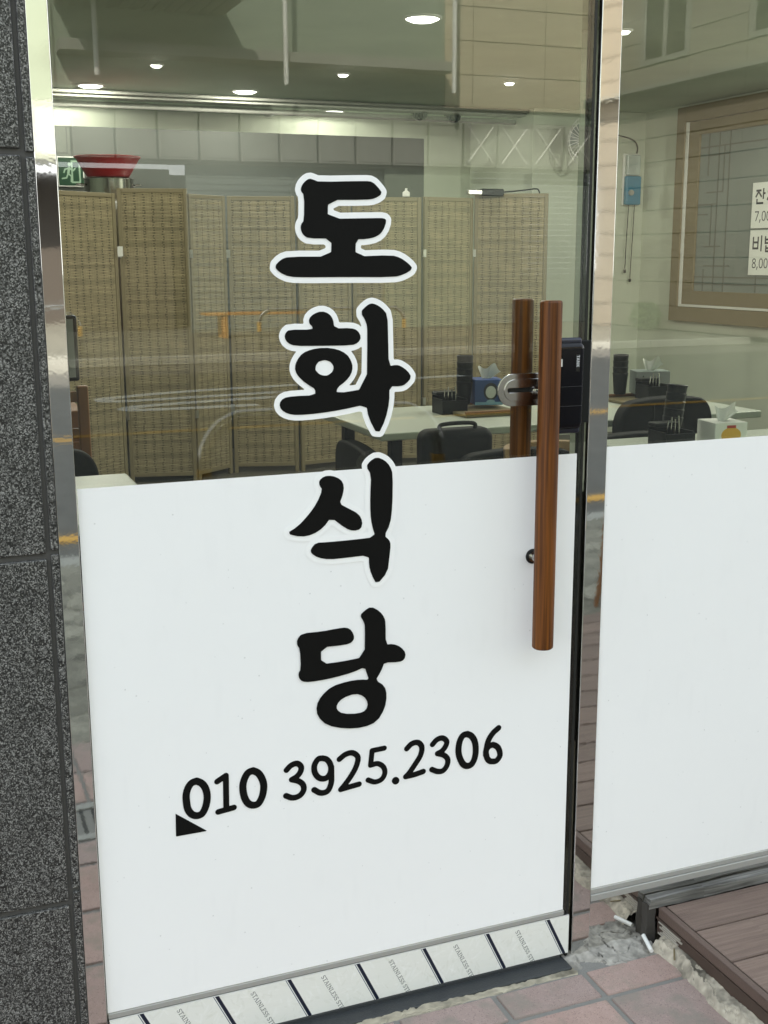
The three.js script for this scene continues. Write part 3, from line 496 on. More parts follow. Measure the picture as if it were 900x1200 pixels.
{ // things over the screens
  const cab = thing('steel_cabinet', 'grey steel kitchen cabinet behind the folding screens', 'cabinet', [0, 0, 0]);
  mesh('body', bx(0.5, 1.75, -0.06, 1.70, -6.75, -5.98, 0.01), M.alu, cab); mesh('door', bx(0.52, 1.1, 0.1, 1.66, -5.98, -5.965, 0.004), M.steel, cab); mesh('door', bx(1.12, 1.73, 0.1, 1.66, -5.98, -5.965, 0.004), M.steel, cab);
  const pot = thing('cooking_pot', 'wide stainless steel pot under the red bowl', 'pot', [1.06, 1.701, -6.25]);
  mesh('body', lathe([[0, 0], [0.15, 0.0], [0.158, 0.008], [0.158, 0.145], [0.168, 0.15], [0.164, 0.153], [0.153, 0.148], [0.15, 0.01], [0, 0.008]], 0, 0, 0), M.polished, pot);
  mesh('handle', tube([[-0.158, 0.11, -0.04], [-0.2, 0.115, -0.03], [-0.2, 0.115, 0.03], [-0.158, 0.11, 0.04]], 0.006), M.polished, pot); mesh('handle', tube([[0.158, 0.11, -0.04], [0.2, 0.115, -0.03], [0.2, 0.115, 0.03], [0.158, 0.11, 0.04]], 0.006), M.polished, pot);
  tag(mesh('basin', lathe([[0, 0], [0.12, 0.0], [0.135, 0.008], [0.185, 0.09], [0.2, 0.12], [0.212, 0.124], [0.21, 0.13], [0.195, 0.128], [0.178, 0.09], [0.125, 0.012], [0, 0.008]], 1.05, 1.856, -6.2), std({ color: lin(0.22, 0.012, 0.015), roughness: 0.35 })), 'red plastic basin resting on the steel pot', 'basin');
  const ex = thing('exit_sign', 'green emergency exit sign with a white running figure', 'exit sign', [0.895, 1.93, -6.828]);
  mesh('sign_case', bx(-0.09, 0.09, -0.1, 0.1, -0.02, 0.02, 0.006), M.white, ex);
  mesh('sign_face', new THREE.PlaneGeometry(0.165, 0.185).translate(0, 0, 0.0208), std({ map: canvasTex(128, 144, (g) => {
    g.fillStyle = '#0a3520'; g.fillRect(0, 0, 128, 144); g.fillStyle = g.strokeStyle = '#7f9682'; g.lineCap = 'round'; g.lineWidth = 9;
    g.strokeRect(70, 18, 40, 108); g.beginPath(); g.arc(58, 34, 9, 0, 7); g.fill();
    g.lineWidth = 13; g.beginPath(); g.moveTo(56, 52); g.lineTo(50, 80); g.stroke();
    g.lineWidth = 8; g.beginPath(); g.moveTo(56, 54); g.lineTo(76, 66); g.lineTo(86, 56); g.moveTo(54, 54); g.lineTo(34, 60); g.lineTo(28, 76); g.moveTo(50, 82); g.lineTo(66, 96); g.lineTo(64, 122); g.moveTo(49, 82); g.lineTo(40, 104); g.lineTo(18, 108); g.stroke();
  }), roughness: 0.4 }), ex);
  const clip = thing('clip_lamp', 'silver and black lamp with a bent arm lying on top of the screens', 'lamp', [3.37, 1.752, -5.70]);
  mesh('lamp_head', bx(0, 0.12, 0.008, 0.045, -0.02, 0.02, 0.008), M.steel, clip); mesh('clamp', bx(0.1, 0.27, 0.004, 0.052, -0.025, 0.025, 0.01), M.blackPlastic, clip);
  mesh('arm', tube([[0.26, 0.03, 0], [0.42, 0.045, 0], [0.52, 0.058, 0], [0.55, 0.045, 0], [0.555, 0.0, 0.005]], 0.005), M.blackPlastic, clip);
  tag(mesh('small_bottle', lathe([[0, 0], [0.022, 0], [0.024, 0.004], [0.024, 0.03], [0.008, 0.042], [0.008, 0.056], [0, 0.056]], 2.93, 1.742, -5.72), M.white), 'small white bottle standing on top of the screens', 'bottle');
}
{ // wall fan
  const f = thing('wall_fan', 'white wall fan with a wire cage at the right edge of the door', 'fan', [4.56, 2.19, -6.12], -1.15);
  const rings = []; for (let k = 0; k < 26; k++) { const a = k / 26 * Math.PI * 2, c = Math.cos(a), s = Math.sin(a); rings.push(tube([[c * 0.04, s * 0.04, 0.07], [c * 0.13, s * 0.13, 0.062], [c * 0.18, s * 0.18, 0.02], [c * 0.182, s * 0.182, -0.01], [c * 0.15, s * 0.15, -0.05], [c * 0.06, s * 0.06, -0.06]], 0.0022, 16, 5)); }
  for (const [r, z] of [[0.183, 0.008], [0.13, 0.063], [0.04, 0.071]]) rings.push(metric(new THREE.TorusGeometry(r, 0.0035, 6, 48).translate(0, 0, z)));
  mesh('cage', rings, M.white, f); mesh('hub', lathe([[0, 0.02], [0.035, 0.015], [0.04, 0], [0.04, -0.02]], 0, 0, 0).rotateX(Math.PI / 2).translate(0, 0, 0.055), M.white, f);
  for (let k = 0; k < 3; k++) mesh('blade', metric(new THREE.CircleGeometry(0.16, 12, 0, 1.3).rotateX(0.25).rotateZ(k * 2.094)), M.dull, f);
  mesh('motor', metric(new THREE.CapsuleGeometry(0.05, 0.06, 6, 20).rotateX(Math.PI / 2).translate(0, 0, -0.11)), M.white, f);
  mesh('wall_arm', [rod([0, 0, -0.14], [0, -0.16, -0.2], 0.02), rod([0, -0.16, -0.2], [0.0, -0.3, -0.24], 0.022), bx(-0.05, 0.05, -0.42, -0.28, -0.3, -0.2, 0.01)], M.white, f);
}
{ // blue box with two cords beside the corner
  const b = thing('cord_switch', 'blue and clear wall box with two hanging cords right of the steel post', 'wall box', [5.17, 0.153, -6.46]); b.scale.setScalar(0.888);
  mesh('back_plate', bx(-0.085, 0.085, 1.79, 2.24, -0.048, -0.02, 0.012), M.white, b);
  mesh('cover', bx(-0.078, 0.078, 1.795, 2.045, -0.02, 0.03, 0.015), std({ color: lin(0.02, 0.19, 0.32), roughness: 0.4 }), b);
  mesh('knob', rod([-0.035, 1.9, 0.03], [-0.035, 1.9, 0.05], 0.024, 20), M.alu, b);
  mesh('clear_cap', bx(-0.07, 0.07, 2.05, 2.225, -0.02, 0.02, 0.012), phy({ color: lin(0.8, 0.86, 0.84), transmission: 0.6, roughness: 0.2 }), b);
  mesh('cord', [tube([[-0.03, 1.795, 0], [-0.04, 1.5, 0.0], [-0.045, 1.24, 0]], 0.004), lathe([[0, 0], [0.012, 0.004], [0.012, 0.03], [0, 0.036]], -0.045, 1.2, 0, 12)], M.blackPlastic, b);
  mesh('cord', [tube([[0.03, 1.795, 0], [0.022, 1.5, 0.0], [0.012, 1.16, 0]], 0.004), lathe([[0, 0], [0.012, 0.004], [0.012, 0.03], [0, 0.036]], 0.012, 1.12, 0, 12)], M.blackPlastic, b);
  mesh('cable', tube([[0.05, 2.22, -0.03], [0.06, 2.3, -0.035], [0.0, 2.36, -0.04], [-0.2, 2.40, -0.042]], 0.006), M.blackPlastic, b);
}
{ // wooden window in the right-hand wall
  const w = thing('wooden_window', 'wide brown wooden window in the right wall with a lattice pattern on its pane', 'window', [5.3, 0, 0]);
  const z0 = -6.02, z1 = -3.6, y0 = 0.865, f = 0.10, Y1 = 2.43;
  mesh('outer_frame', [bx(-0.045, 0, y0, Y1, z0, z0 + f, 0.004), bx(-0.045, 0, Y1 - 0.11, Y1, z0 + f, z1, 0.004), bx(-0.045, 0, y0, y0 + 0.11, z0 + f, z1, 0.004)], M.oak, w);
  mesh('inner_trim', [bx(-0.032, 0, y0 + 0.11, Y1 - 0.11, z0 + f + 0.001, z0 + f + 0.03), bx(-0.032, 0, y0 + 0.111, y0 + 0.128, z0 + f + 0.03, z1)], M.white, w);
  const a = z0 + f + 0.032;
  mesh('sash', [bx(-0.025, 0, y0 + 0.129, Y1 - 0.112, a, a + 0.13, 0.003), bx(-0.025, 0, Y1 - 0.21, Y1 - 0.112, a + 0.13, z1, 0.003), bx(-0.025, 0, y0 + 0.129, y0 + 0.23, a + 0.13, z1, 0.003)], M.oak, w);
  mesh('pane', bx(-0.010, -0.004, y0 + 0.23, Y1 - 0.21, a + 0.13, z1), std({ color: lin(0.17, 0.20, 0.185), roughness: 0.15 }), w);
  const bar = [], q = a + 0.13, yb = y0 + 0.23, yt = Y1 - 0.21, V = (z, u, v) => bar.push(bx(-0.0135, -0.0105, yb + u, yb + v, q + z, q + z + 0.009)), H = (y, u, v) => bar.push(bx(-0.0138, -0.0102, yb + y, yb + y + 0.009, q + u, q + v)), L = yt - yb;
  V(0.22, 0, L); V(0.34, 0.0, L); V(0.10, 0, 0.16); V(0.10, L - 0.3, L); V(0.28, L - 0.42, L - 0.1); H(0.1, 0, 0.9); H(0.05, 0, 0.9); H(0.18, 0.1, 0.4); H(L - 0.1, 0.0, 0.9); H(L - 0.16, 0.1, 0.34); H(L - 0.42, 0.1, 0.28); H(0.55, 0, 0.12); H(0.62, 0, 0.22); H(0.32, 0.1, 0.28); V(0.16, 0.32, 0.62); V(0.7, 0, 0.18);
  mesh('lattice', bar, std({ color: lin(0.085, 0.095, 0.08), roughness: 0.6 }), w);
  // menu sheets stuck on the pane
  const stroke = (g, list) => { for (const l of list) { g.beginPath(); l.forEach((p, i) => i ? g.lineTo(p[0], p[1]) : g.moveTo(p[0], p[1])); g.stroke(); } };
  const note = (word, price) => canvasTex(256, 208, (g) => {
    g.fillStyle = '#e6e8e2'; g.fillRect(0, 0, 256, 208); g.strokeStyle = '#20242c'; g.lineWidth = 9; g.lineCap = 'butt';
    if (word === 'noodles') stroke(g, [[[26, 36], [62, 36]], [[46, 36], [24, 66]], [[46, 44], [66, 66]], [[78, 26], [78, 76]], [[78, 50], [92, 50]], [[34, 74], [34, 94], [80, 94]], [[122, 28], [138, 28]], [[108, 44], [150, 44]], [[130, 44], [106, 82]], [[130, 54], [152, 80]], [[172, 26], [172, 96]]]);
    else stroke(g, [[[26, 30], [26, 84], [60, 84], [60, 30]], [[26, 56], [60, 56]], [[84, 24], [84, 98]], [[112, 28], [112, 60], [144, 60], [144, 28]], [[112, 44], [144, 44]], [[162, 24], [162, 64]], [[118, 70], [118, 98], [164, 98], [164, 70]], [[118, 84], [164, 84]]]);
    g.fillStyle = '#20242c'; g.font = '62px sans-serif'; g.fillText(price, 22, 176);
  });
  const nm = (y, word, price, label) => { const s = tag(mesh('menu_sheet', bx(5.281, 5.283, y - 0.153, y + 0.153, -5.13, -4.75), M.white), label, 'menu sheet', 'white menu sheets on the wooden window'); mesh('print', new THREE.PlaneGeometry(0.376, 0.302).rotateY(-Math.PI / 2).translate(5.2803, y, -4.94), std({ map: note(word, price), roughness: 0.7 }), s); };
  nm(1.69, 'noodles', '7,000', 'white menu sheet with the price 7,000 on the wooden window'); nm(1.372, 'rice', '8,000', 'white menu sheet with the price 8,000, under the other sheet');
}
{ // tables
  const table = (name, label, x0, x1, z0, z1, top = 0.74) => {
    const t = thing(name, label, 'table', [(x0 + x1) / 2, -0.06, (z0 + z1) / 2], 0), w = (x1 - x0) / 2, d = (z1 - z0) / 2, h = top + 0.06;
    mesh('tabletop', bx(-w, w, h - 0.028, h, -d, d, 0.006), M.tableTop, t);
    for (const [sx, sz] of [[-1, -1], [1, -1], [-1, 1], [1, 1]]) mesh('leg', bx(sx * (w - 0.09) - 0.022, sx * (w - 0.09) + 0.022, 0, h - 0.029, sz * (d - 0.09) - 0.022, sz * (d - 0.09) + 0.022, 0.004), M.blackPlastic, t);
    return t;
  };
  table('dining_table', 'white dining table behind the door with the blue tissue box on it', 1.3, 2.95, -2.72, -2.04);
  table('dining_table', 'corner of a white dining table at the lower left behind the film', -0.55, 0.335, -1.6, -0.95);
  table('dining_table', 'white dining table behind the shop window under the yellow printed tissue box', 1.9, 2.95, -1.62, -0.95);
}
{ // chairs
  const chair = (label, at, turn) => {
    const c = thing('chair', label, 'chair', at, turn);
    const sh = new THREE.Shape(); sh.moveTo(-0.2, 0); sh.lineTo(-0.21, 0.22); sh.quadraticCurveTo(-0.205, 0.3, -0.14, 0.305); sh.quadraticCurveTo(0, 0.32, 0.14, 0.305); sh.quadraticCurveTo(0.205, 0.3, 0.21, 0.22); sh.lineTo(0.2, 0);
    const g = metric(new THREE.ExtrudeGeometry(sh, { depth: 0.035, bevelEnabled: true, bevelSize: 0.012, bevelThickness: 0.012, bevelSegments: 4, curveSegments: 12 }).translate(0, 0.52, -0.225));
    mesh('backrest', g, M.blackPad, c);
    for (const x of [-0.07, 0.07]) mesh('seam', bx(x - 0.003, x + 0.003, 0.53, 0.82, -0.178, -0.176), M.rubber, c);
    mesh('seat', bx(-0.21, 0.21, 0.42, 0.48, -0.2, 0.22, 0.02), M.blackPad, c);
    for (const [sx, sz] of [[-1, -1], [1, -1], [-1, 1], [1, 1]]) mesh('leg', rod([sx * 0.17, 0.42, sz * 0.17], [sx * 0.2, 0.0, sz * 0.2], 0.014), M.blackPlastic, c);
    for (const sx of [-1, 1]) mesh('back_post', rod([sx * 0.15, 0.45, -0.19], [sx * 0.16, 0.6, -0.215], 0.012), M.blackPlastic, c);
    return c;
  };
  const c0 = chair('black padded chair at the left jamb beyond the small table corner', [0.10, -0.06, -1.88], 0);
  c0.scale.y = 0.96;
  copy(c0, 'chair', 'black padded chair in front of the white table behind the door', [1.56, -0.06, -1.72], Math.PI);
  copy(c0, 'chair', 'black padded chair at the right edge of the picture beside the white tissue box', [2.42, -0.06, -1.72], 0.1).scale.y = 1.06;
  copy(c0, 'chair', 'black padded chair behind the window just right of the steel post', [2.12, -0.06, -1.88], Math.PI);
  copy(c0, 'chair', 'black padded chair tucked under the left end of the white table', [1.52, -0.06, -2.3], 1.5).scale.y = 0.86;
  const hb = thing('backpack', 'black bag with a handle hanging on the chair behind the door', 'bag', [1.41, 0.445, -1.66]);
  mesh('body', metric(new RoundedBoxGeometry(0.25, 0.36, 0.1, 4, 0.035).translate(0, 0.18, 0)), M.blackPad, hb);
  mesh('strap', tube([[-0.06, 0.35, 0.02], [-0.055, 0.375, 0.02], [0.055, 0.375, 0.02], [0.06, 0.35, 0.02]], 0.007), M.blackPlastic, hb);
  const st = thing('wooden_stool', 'stool with a curved tan wooden back behind the pull handle', 'stool', [1.66, -0.06, -1.42]);
  const arc = new THREE.Shape(); arc.absarc(0, 0, 0.17, 0.25, Math.PI - 0.25); arc.absarc(0, 0, 0.145, Math.PI - 0.25, 0.25, true);
  mesh('backrest', metric(new THREE.ExtrudeGeometry(arc, { depth: 0.13, bevelEnabled: true, bevelSize: 0.004, bevelThickness: 0.004, curveSegments: 24 }).rotateX(Math.PI / 2).rotateY(Math.PI).translate(0, 0.815, 0)), M.tanWood, st);
  mesh('seat', cyl(0.17, 0.175, 0.03, 0, 0.44, 0, 32), M.tanWood, st);
  for (const [sx, sz] of [[-1, -1], [1, -1], [-1, 1], [1, 1]]) mesh('leg', rod([sx * 0.1, 0.43, sz * 0.1], [sx * 0.14, 0, sz * 0.14], 0.014), M.tanWood, st);
  for (const sx of [-1, 1]) mesh('back_post', rod([sx * 0.12, 0.45, 0.08], [sx * 0.14, 0.72, 0.07], 0.01), M.tanWood, st);
  const wc = thing('wooden_chair', 'brown wooden chair at the left edge behind the glass door', 'chair', [0.22, -0.06, -2.75]);
  for (const x of [-0.2, 0.15]) mesh('back_post', bx(x - 0.02, x + 0.02, 0, 0.94, -0.02, 0.02, 0.006), M.chairWood, wc);
  for (const y of [0.9, 0.76, 0.6]) mesh('back_rail', bx(-0.18, 0.13, y - 0.02, y + 0.02, -0.012, 0.012, 0.005), M.chairWood, wc);
  mesh('seat', bx(-0.22, 0.17, 0.42, 0.45, 0.021, 0.4, 0.008), M.chairWood, wc);
  for (const x of [-0.2, 0.15]) mesh('leg', bx(x - 0.018, x + 0.018, 0, 0.42, 0.34, 0.38, 0.005), M.chairWood, wc);
  const mn = thing('display_screen', 'slim dark framed display behind the wooden chair at the left jamb', 'display', [0.23, 0.78, -3.05]);
  mesh('case', bx(-0.17, 0.17, 0.09, 0.35, -0.015, 0.015, 0.008), M.blackPlastic, mn); mesh('panel', bx(-0.155, 0.155, 0.105, 0.335, 0.0152, 0.017), M.dull, mn);
  mesh('stand', [bx(-0.03, 0.03, -0.0, 0.1, -0.01, 0.01), bx(-0.1, 0.1, -0.012, 0.0, -0.06, 0.06, 0.004)], M.blackPlastic, mn);
  const ds = thing('side_cabinet', 'low wooden cabinet under the display at the left jamb', 'cabinet', [0.18, -0.06, -3.1]);
  mesh('body', bx(-0.3, 0.22, 0, 0.822, -0.15, 0.15, 0.006), M.chairWood, ds); mesh('door', bx(-0.28, 0.2, 0.05, 0.7, 0.151, 0.165, 0.004), M.chairWood, ds);
}
{ // on the tables
  const cupG = lathe([[0, 0], [0.024, 0], [0.026, 0.004], [0.033, 0.088], [0.0345, 0.09], [0.033, 0.092], [0.031, 0.088], [0.024, 0.008], [0, 0.006]], 0, 0, 0, 24);
  let c0; const words = ['lowest', 'second', 'third', 'fourth', 'fifth', 'topmost'];
  const stack = (x, y, z, n, lean, where) => { for (let k = 0; k < n; k++) {
    const label = `${k === n - 1 ? 'topmost' : words[k]} black cup in the stack ${where}`, at = [x + lean * k * 0.026, y + k * 0.026, z];
    let c;
    if (!c0) { c0 = c = tag(mesh('cup', cupG, M.blackPlastic), label, 'cup', 'stacked black cups on the tables'); c.position.set(...at); } else c = copy(c0, 'cup', label, at);
    c.rotation.z = -lean;
  } };
  const tray = (x, y, z, w, d, label) => { const t = thing('tray', label, 'tray', [x, y, z]); mesh('base', bx(-w, w, 0, 0.012, -d, d, 0.003), M.oak, t); mesh('rim', [bx(-w, w, 0.0125, 0.024, d - 0.012, d, 0.003), bx(-w, w, 0.0125, 0.024, -d, -d + 0.012, 0.003)], M.chairWood, t); return t; };
  const caddy = (x, y, z, label) => {
    const t = thing('cutlery_caddy', label, 'caddy', [x, y, z]);
    mesh('box', [bx(-0.055, 0.055, 0, 0.07, -0.05, -0.045), bx(-0.055, 0.055, 0, 0.055, 0.045, 0.05), bx(-0.055, -0.05, 0, 0.06, -0.045, 0.045), bx(0.05, 0.055, 0, 0.06, -0.045, 0.045), bx(-0.05, 0.05, 0, 0.006, -0.045, 0.045)], M.blackPlastic, t);
    mesh('lid', bx(-0.058, 0.03, 0.071, 0.085, -0.052, 0.0, 0.004), M.blackPlastic, t);
    for (let k = 0; k < 4; k++) mesh('spoon', rod([-0.03 + k * 0.018, 0.01, 0.01], [-0.036 + k * 0.02, 0.098 + 0.008 * (k % 2), 0.03 - 0.01 * k], 0.0025, 8), M.polished, t);
    return t;
  };
  const tissueBox = (label, at, w, h, d, face, turn, body) => {
    const t = thing('tissue_box', label, 'tissue box', at, turn);
    mesh('carton', bx(-w, w, 0, h, -d, d, 0.003), body, t);
    if (face) mesh('print', new THREE.PlaneGeometry(w * 1.96, h * 0.97).translate(0, h / 2, d + 0.0006), std({ map: face, roughness: 0.5 }), t);
    const g = new THREE.PlaneGeometry(0.1, 0.075, 16, 10), p = g.attributes.position;
    for (let i = 0; i < p.count; i++) { const u = p.getX(i) / 0.05, v = (p.getY(i) + 0.0375) / 0.075; p.setXYZ(i, u * (0.016 + 0.034 * v) + 0.012 * v, h - 0.004 + v * (0.062 - 0.02 * Math.abs(u) + 0.012 * Math.sin(u * 5)), 0.016 * Math.sin(u * 4.2 + 1) * (0.4 + v) + 0.012 * v * v); }
    g.computeVertexNormals(); mesh('tissue', metric(g), M.tissue, t);
    return t;
  };
  const blue = std({ color: lin(0.025, 0.07, 0.27), roughness: 0.5 });
  const faceB = canvasTex(192, 160, (g) => { g.fillStyle = '#2b4a8c'; g.fillRect(0, 0, 192, 160); g.fillStyle = '#7fb2d8'; g.fillRect(0, 142, 192, 18); g.fillStyle = '#1b2238'; g.beginPath(); g.ellipse(108, 74, 50, 56, 0, 0, 7); g.fill(); g.fillStyle = '#cfd6d8'; g.beginPath(); g.ellipse(108, 78, 36, 40, 0, 0, 7); g.fill(); g.fillStyle = '#8fb9d6'; g.beginPath(); g.ellipse(108, 140, 30, 14, 0, 0, 7); g.fill(); });
  const faceY = canvasTex(192, 192, (g) => { g.fillStyle = '#dfe0d8'; g.fillRect(0, 0, 192, 192); g.fillStyle = '#d9a83a'; g.beginPath(); g.ellipse(96, 96, 60, 62, 0, 0, 7); g.fill(); g.fillStyle = '#a8352c'; g.fillRect(68, 18, 56, 22); });
  const faceG = canvasTex(192, 128, (g) => { g.fillStyle = '#8d9096'; g.fillRect(0, 0, 192, 128); g.fillStyle = '#e2e3e0'; g.fillRect(44, 70, 54, 16); g.fillRect(44, 70, 12, 44); g.fillRect(86, 60, 12, 54); g.fillStyle = '#15171b'; g.beginPath(); g.moveTo(40, 20); g.lineTo(54, 56); g.lineTo(24, 56); g.fill(); });
  tray(1.88, 0.741, -2.44, 0.13, 0.15, 'brown wooden tray under the blue tissue box');
  tissueBox('blue tissue box with a round white print on the table behind the door', [1.94, 0.766, -2.5], 0.058, 0.102, 0.058, faceB, -0.25, blue);
  stack(1.85, 0.766, -2.52, 5, 0.02, 'left of the blue tissue box');
  caddy(1.76, 0.741, -2.46, 'black cutlery caddy left of the blue tissue box');
  tray(2.68, 0.741, -2.44, 0.14, 0.16, 'brown wooden tray behind the window right of the steel post');
  tissueBox('grey tissue box on the tray right of the steel post', [2.755, 0.766, -2.55], 0.075, 0.10, 0.05, faceG, -0.3, M.dull);
  stack(2.625, 0.766, -2.58, 4, 0, 'right beside the steel post');
  caddy(2.66, 0.766, -2.38, 'black cutlery caddy in front of the grey tissue box');
  tissueBox('white tissue box with a yellow disc print at the right behind the window', [2.235, 0.741, -1.36], 0.058, 0.082, 0.058, faceY, -0.12, M.white);
  stack(2.095, 0.741, -1.45, 5, 0.12, 'left of the white tissue box');
  caddy(2.04, 0.741, -1.36, 'black cutlery caddy left of the white tissue box');
}

// ---------- across the street, seen in the glass and the polished steel ----------
{
  const b = thing('opposite_building', 'pale building across the road mirrored in the glass door', 'building', [0, 0, 20]);
  mesh('wall', bx(-14, 13, 3.93, 13, 0, 8), M.render, b);
  mesh('painted_wall', bx(-14, 2.4, 3.93, 13, -0.05, -0.003), std({ color: lin(0.33, 0.38, 0.29), roughness: 0.8, map: T.paint }), b);
  mesh('ledge', bx(2.45, 9.6, 4.74, 4.92, -0.55, 0, 0.01), M.concrete, b);
  for (let k = 0; k < 24; k++) {
    const x0 = 13 - (k + 1) * 0.742, p = mesh('fascia_panel', bx(x0 + 0.022, x0 + 0.72, 3.06, 3.9, -0.14, -0.02, 0.012, k), x0 < 2 ? M.wall : M.concrete, b);
    mesh('panel_border', [bx(x0 + 0.07, x0 + 0.672, 3.11, 3.13, -0.152, -0.1405), bx(x0 + 0.07, x0 + 0.672, 3.83, 3.85, -0.152, -0.1405), bx(x0 + 0.07, x0 + 0.09, 3.131, 3.829, -0.152, -0.1405), bx(x0 + 0.652, x0 + 0.672, 3.131, 3.829, -0.152, -0.1405)], M.concrete, p);
    if (k < 4) mesh('cross', [rod([x0 + 0.1, 3.14, -0.142], [x0 + 0.64, 3.82, -0.142], 0.016, 6), rod([x0 + 0.64, 3.14, -0.146], [x0 + 0.1, 3.82, -0.146], 0.016, 6)], M.white, p);
  }
  mesh('beam', bx(-14, 13, 3.0, 3.92, -0.02, 0.3), M.concrete, b);
  mesh('pier', [bx(8.45, 10.3, 0, 3.0, 0.0, 0.6), bx(-1.2, -0.6, 0, 3.0, 0, 0.6)], M.render, b);
  mesh('back_wall', bx(-14, 13, 0, 3.0, 3, 3.3), M.concrete, b);
  const sh = mesh('roller_shutter', bx(4.62, 8.44, 0, 2.99, 0.1, 0.16), M.dull, b); const sl = [];
  for (let k = 0; k < 27; k++) sl.push(bx(10.32, 13, 0.02 + k * 0.11, 0.125 + k * 0.11, 0.12, 0.15, 0.008));
  mesh('slatted_shutter', sl, M.dull, b);
  const sl2 = []; for (let k = 0; k < 26; k++) sl2.push(bx(4.62, 8.44, 0.04 + k * 0.114, 0.145 + k * 0.114, 0.085, 0.0995, 0.004)); mesh('slat', sl2, M.dull, sh);
  mesh('side_gate', bx(-0.6, 4.55, 0, 2.98, 1.2, 1.26), std({ color: lin(0.06, 0.05, 0.042), roughness: 0.6 }), b);
  for (let j = 0; j < 13; j++) for (let i = 0; i < 3; i++) { const xs = [9.66, 10.25, 11.82, 13.0]; mesh('cladding_panel', bx(xs[i] + 0.006, xs[i + 1] - 0.006, 4.16 + j * 0.62, 4.768 + j * 0.62, -0.06, -0.005, 0.006, i * 2.3 + j), M.stone, b); }
  for (const x of [3.03, 6.33, 9.6]) mesh('downpipe', rod([x, 4.35, -0.62], [x, 12, -0.62], 0.045, 10), M.white, b);
  const soff = mesh('canopy', bx(2.45, 5.4, 5.55, 5.68, -1.6, -0.001, 0.01), M.concrete, b); const ss = []; for (let k = 0; k < 14; k++) ss.push(bx(2.5 + k * 0.2, 2.62 + k * 0.2, 5.51, 5.549, -1.5, -0.1, 0.004)); mesh('soffit_slat', ss, M.weathered, soff);
  for (const [x, y] of [[-3, 6], [6.6, 8.6], [2.6, 8.6]]) { const w = mesh('window', [bx(x, x + 0.06, y, y + 1.4, -0.05, -0.002), bx(x + 1.54, x + 1.6, y, y + 1.4, -0.05, -0.002), bx(x + 0.06, x + 1.54, y + 1.34, y + 1.4, -0.05, -0.002), bx(x + 0.06, x + 1.54, y, y + 0.06, -0.05, -0.002)], M.white, b); mesh('pane', bx(x + 0.06, x + 1.54, y + 0.06, y + 1.34, -0.02, -0.003), M.lock, w); }
}
{
  const b = thing('side_building', 'beige panelled building across the road mirrored in the shop window', 'building', [13, 0, 13.6]);
  mesh('wall', bx(0, 9, 0, 12, 0, 6.3), M.render, b);
  for (let j = 0; j < 25; j++) for (let i = 0; i < 4; i++) {
    if (j >= 11 && j <= 14 && (i === 0 || i === 2)) continue;
    mesh('cladding_panel', bx(-0.05, -0.004, 0.02 + j * 0.437, 0.44 + j * 0.437, 0.01 + i * 1.58, 1.578 + i * 1.58, 0.006, i * 1.7 + j * 0.4), M.stoneB, b);
  }
  for (const i of [0, 2]) { const z = 0.01 + i * 1.58, y = 4.83; const w = mesh('window', [bx(-0.07, -0.002, y, y + 1.74, z + 0.03, z + 0.13), bx(-0.07, -0.002, y, y + 1.74, z + 0.75, z + 0.82), bx(-0.07, -0.002, y, y + 1.74, z + 1.43, z + 1.53), bx(-0.07, -0.002, y, y + 0.09, z + 0.13, z + 0.75), bx(-0.07, -0.002, y, y + 0.09, z + 0.82, z + 1.43)], M.concrete, b); mesh('pane', [bx(-0.02, -0.003, y + 0.09, y + 1.74, z + 0.13, z + 0.75), bx(-0.02, -0.003, y + 0.09, y + 1.74, z + 0.82, z + 1.43)], M.lock, w); }
  mesh('cornice', bx(-0.3, -0.051, 4.35, 4.42, 0, 6.3), M.concrete, b);
}
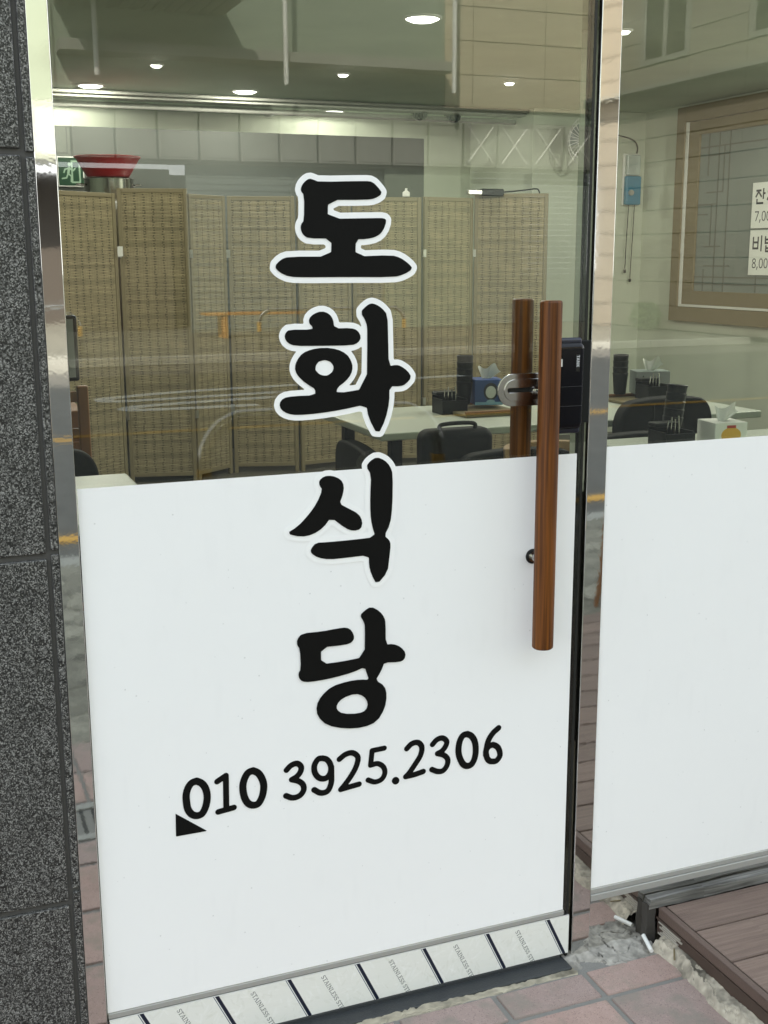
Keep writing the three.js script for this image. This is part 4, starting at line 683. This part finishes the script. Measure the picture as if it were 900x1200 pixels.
{ // bench and hoops
  const b = thing('bench', 'long orange wooden bench across the road mirrored in the door', 'bench', [5.6, 0, 18.4]);
  for (let k = 0; k < 3; k++) mesh('plank', bx(-1.15, 1.15, 0.39, 0.43, -0.2 + k * 0.14, -0.07 + k * 0.14, 0.006), M.orange, b);
  for (const x of [-0.8, 0.8]) mesh('leg', [bx(x - 0.05, x + 0.05, 0, 0.389, -0.17, -0.07, 0.006), bx(x - 0.05, x + 0.05, 0, 0.389, 0.09, 0.19, 0.006)], M.orange, b);
  const hoop = (label, at, w, h) => { const t = thing('guard_rail', label, 'guard rail', at), r = 0.2, pts = [[-w, 0, 0], [-w, h - r, 0]]; for (let k = 1; k <= 5; k++) pts.push([-w + r - r * Math.cos(k * Math.PI / 10), h - r + r * Math.sin(k * Math.PI / 10), 0]); for (let k = 5; k >= 0; k--) pts.push([w - r + r * Math.cos(k * Math.PI / 10), h - r + r * Math.sin(k * Math.PI / 10), 0]); pts.push([w, 0, 0]); mesh('rail', tube(pts, 0.03, 120, 14, 0.2), M.polished, t); for (const s of [-1, 1]) mesh('band', cyl(0.033, 0.033, 0.14, s * w, 0.36, 0), M.yellowPaint, t); return t; };
  hoop('steel hoop guard rail at the near kerb mirrored under the bench', [1.52, -0.0, 3.3], 0.57, 0.66);
  hoop('steel hoop guard rail across the road mirrored behind the second letter', [5.7, 0, 15.2], 1.15, 0.6);
  hoop('steel hoop guard rail across the road mirrored at the left jamb', [0.9, 0, 15.2], 1.08, 0.6);
  const s = thing('signboard', 'brown wooden folding signboard on the pavement mirrored in the steel post', 'signboard', [2.38, -0.004, 2.05], 0.6);
  s.scale.setScalar(0.45);
  for (const q of [-1, 1]) { const p = mesh('board_frame', [bx(-0.3, -0.25, 0, 0.8, -0.012, 0.012, 0.003), bx(0.25, 0.3, 0, 0.8, -0.012, 0.012, 0.003), bx(-0.249, 0.249, 0.75, 0.8, -0.012, 0.012, 0.003), bx(-0.249, 0.249, 0.12, 0.17, -0.012, 0.012, 0.003)].map((g) => g.rotateX(-q * 0.22).translate(0, 0, q * 0.18)), M.chairWood, s); mesh('board', bx(-0.248, 0.248, 0.172, 0.748, -0.006, 0.006).rotateX(-q * 0.22).translate(0, 0, q * 0.18), M.blackPlastic, p); }
  // shrub by the side building
  const sg = thing('shrub', 'green shrub across the road mirrored in the steel post', 'shrub', [12.55, 0, 17.2]); sg.scale.setScalar(0.5);
  const leaf = [], tmp = new THREE.Object3D();
  for (let k = 0; k < 900; k++) { const a = rr(0, 6.283), r = 0.65 * Math.sqrt(rnd()), y = rr(0.1, 1.0), q = 1 - Math.abs(y - 0.5) * 0.9; const g = new THREE.PlaneGeometry(0.07, 0.12); tmp.position.set(Math.cos(a) * r * q, y, Math.sin(a) * r * q); tmp.rotation.set(rr(-1.2, 1.2), rr(0, 6.28), rr(-1, 1)); tmp.updateMatrix(); leaf.push(metric(g.applyMatrix4(tmp.matrix))); }
  mesh('foliage', leaf, std({ color: lin(0.06, 0.10, 0.025), roughness: 0.8, side: THREE.DoubleSide }), sg);
  for (let k = 0; k < 5; k++) mesh('stem', rod([0, 0, 0], [Math.cos(k * 1.3) * 0.3, 0.7, Math.sin(k * 1.3) * 0.3], 0.012, 6), M.chairWood, sg);
}

renderer.render(scene, camera);
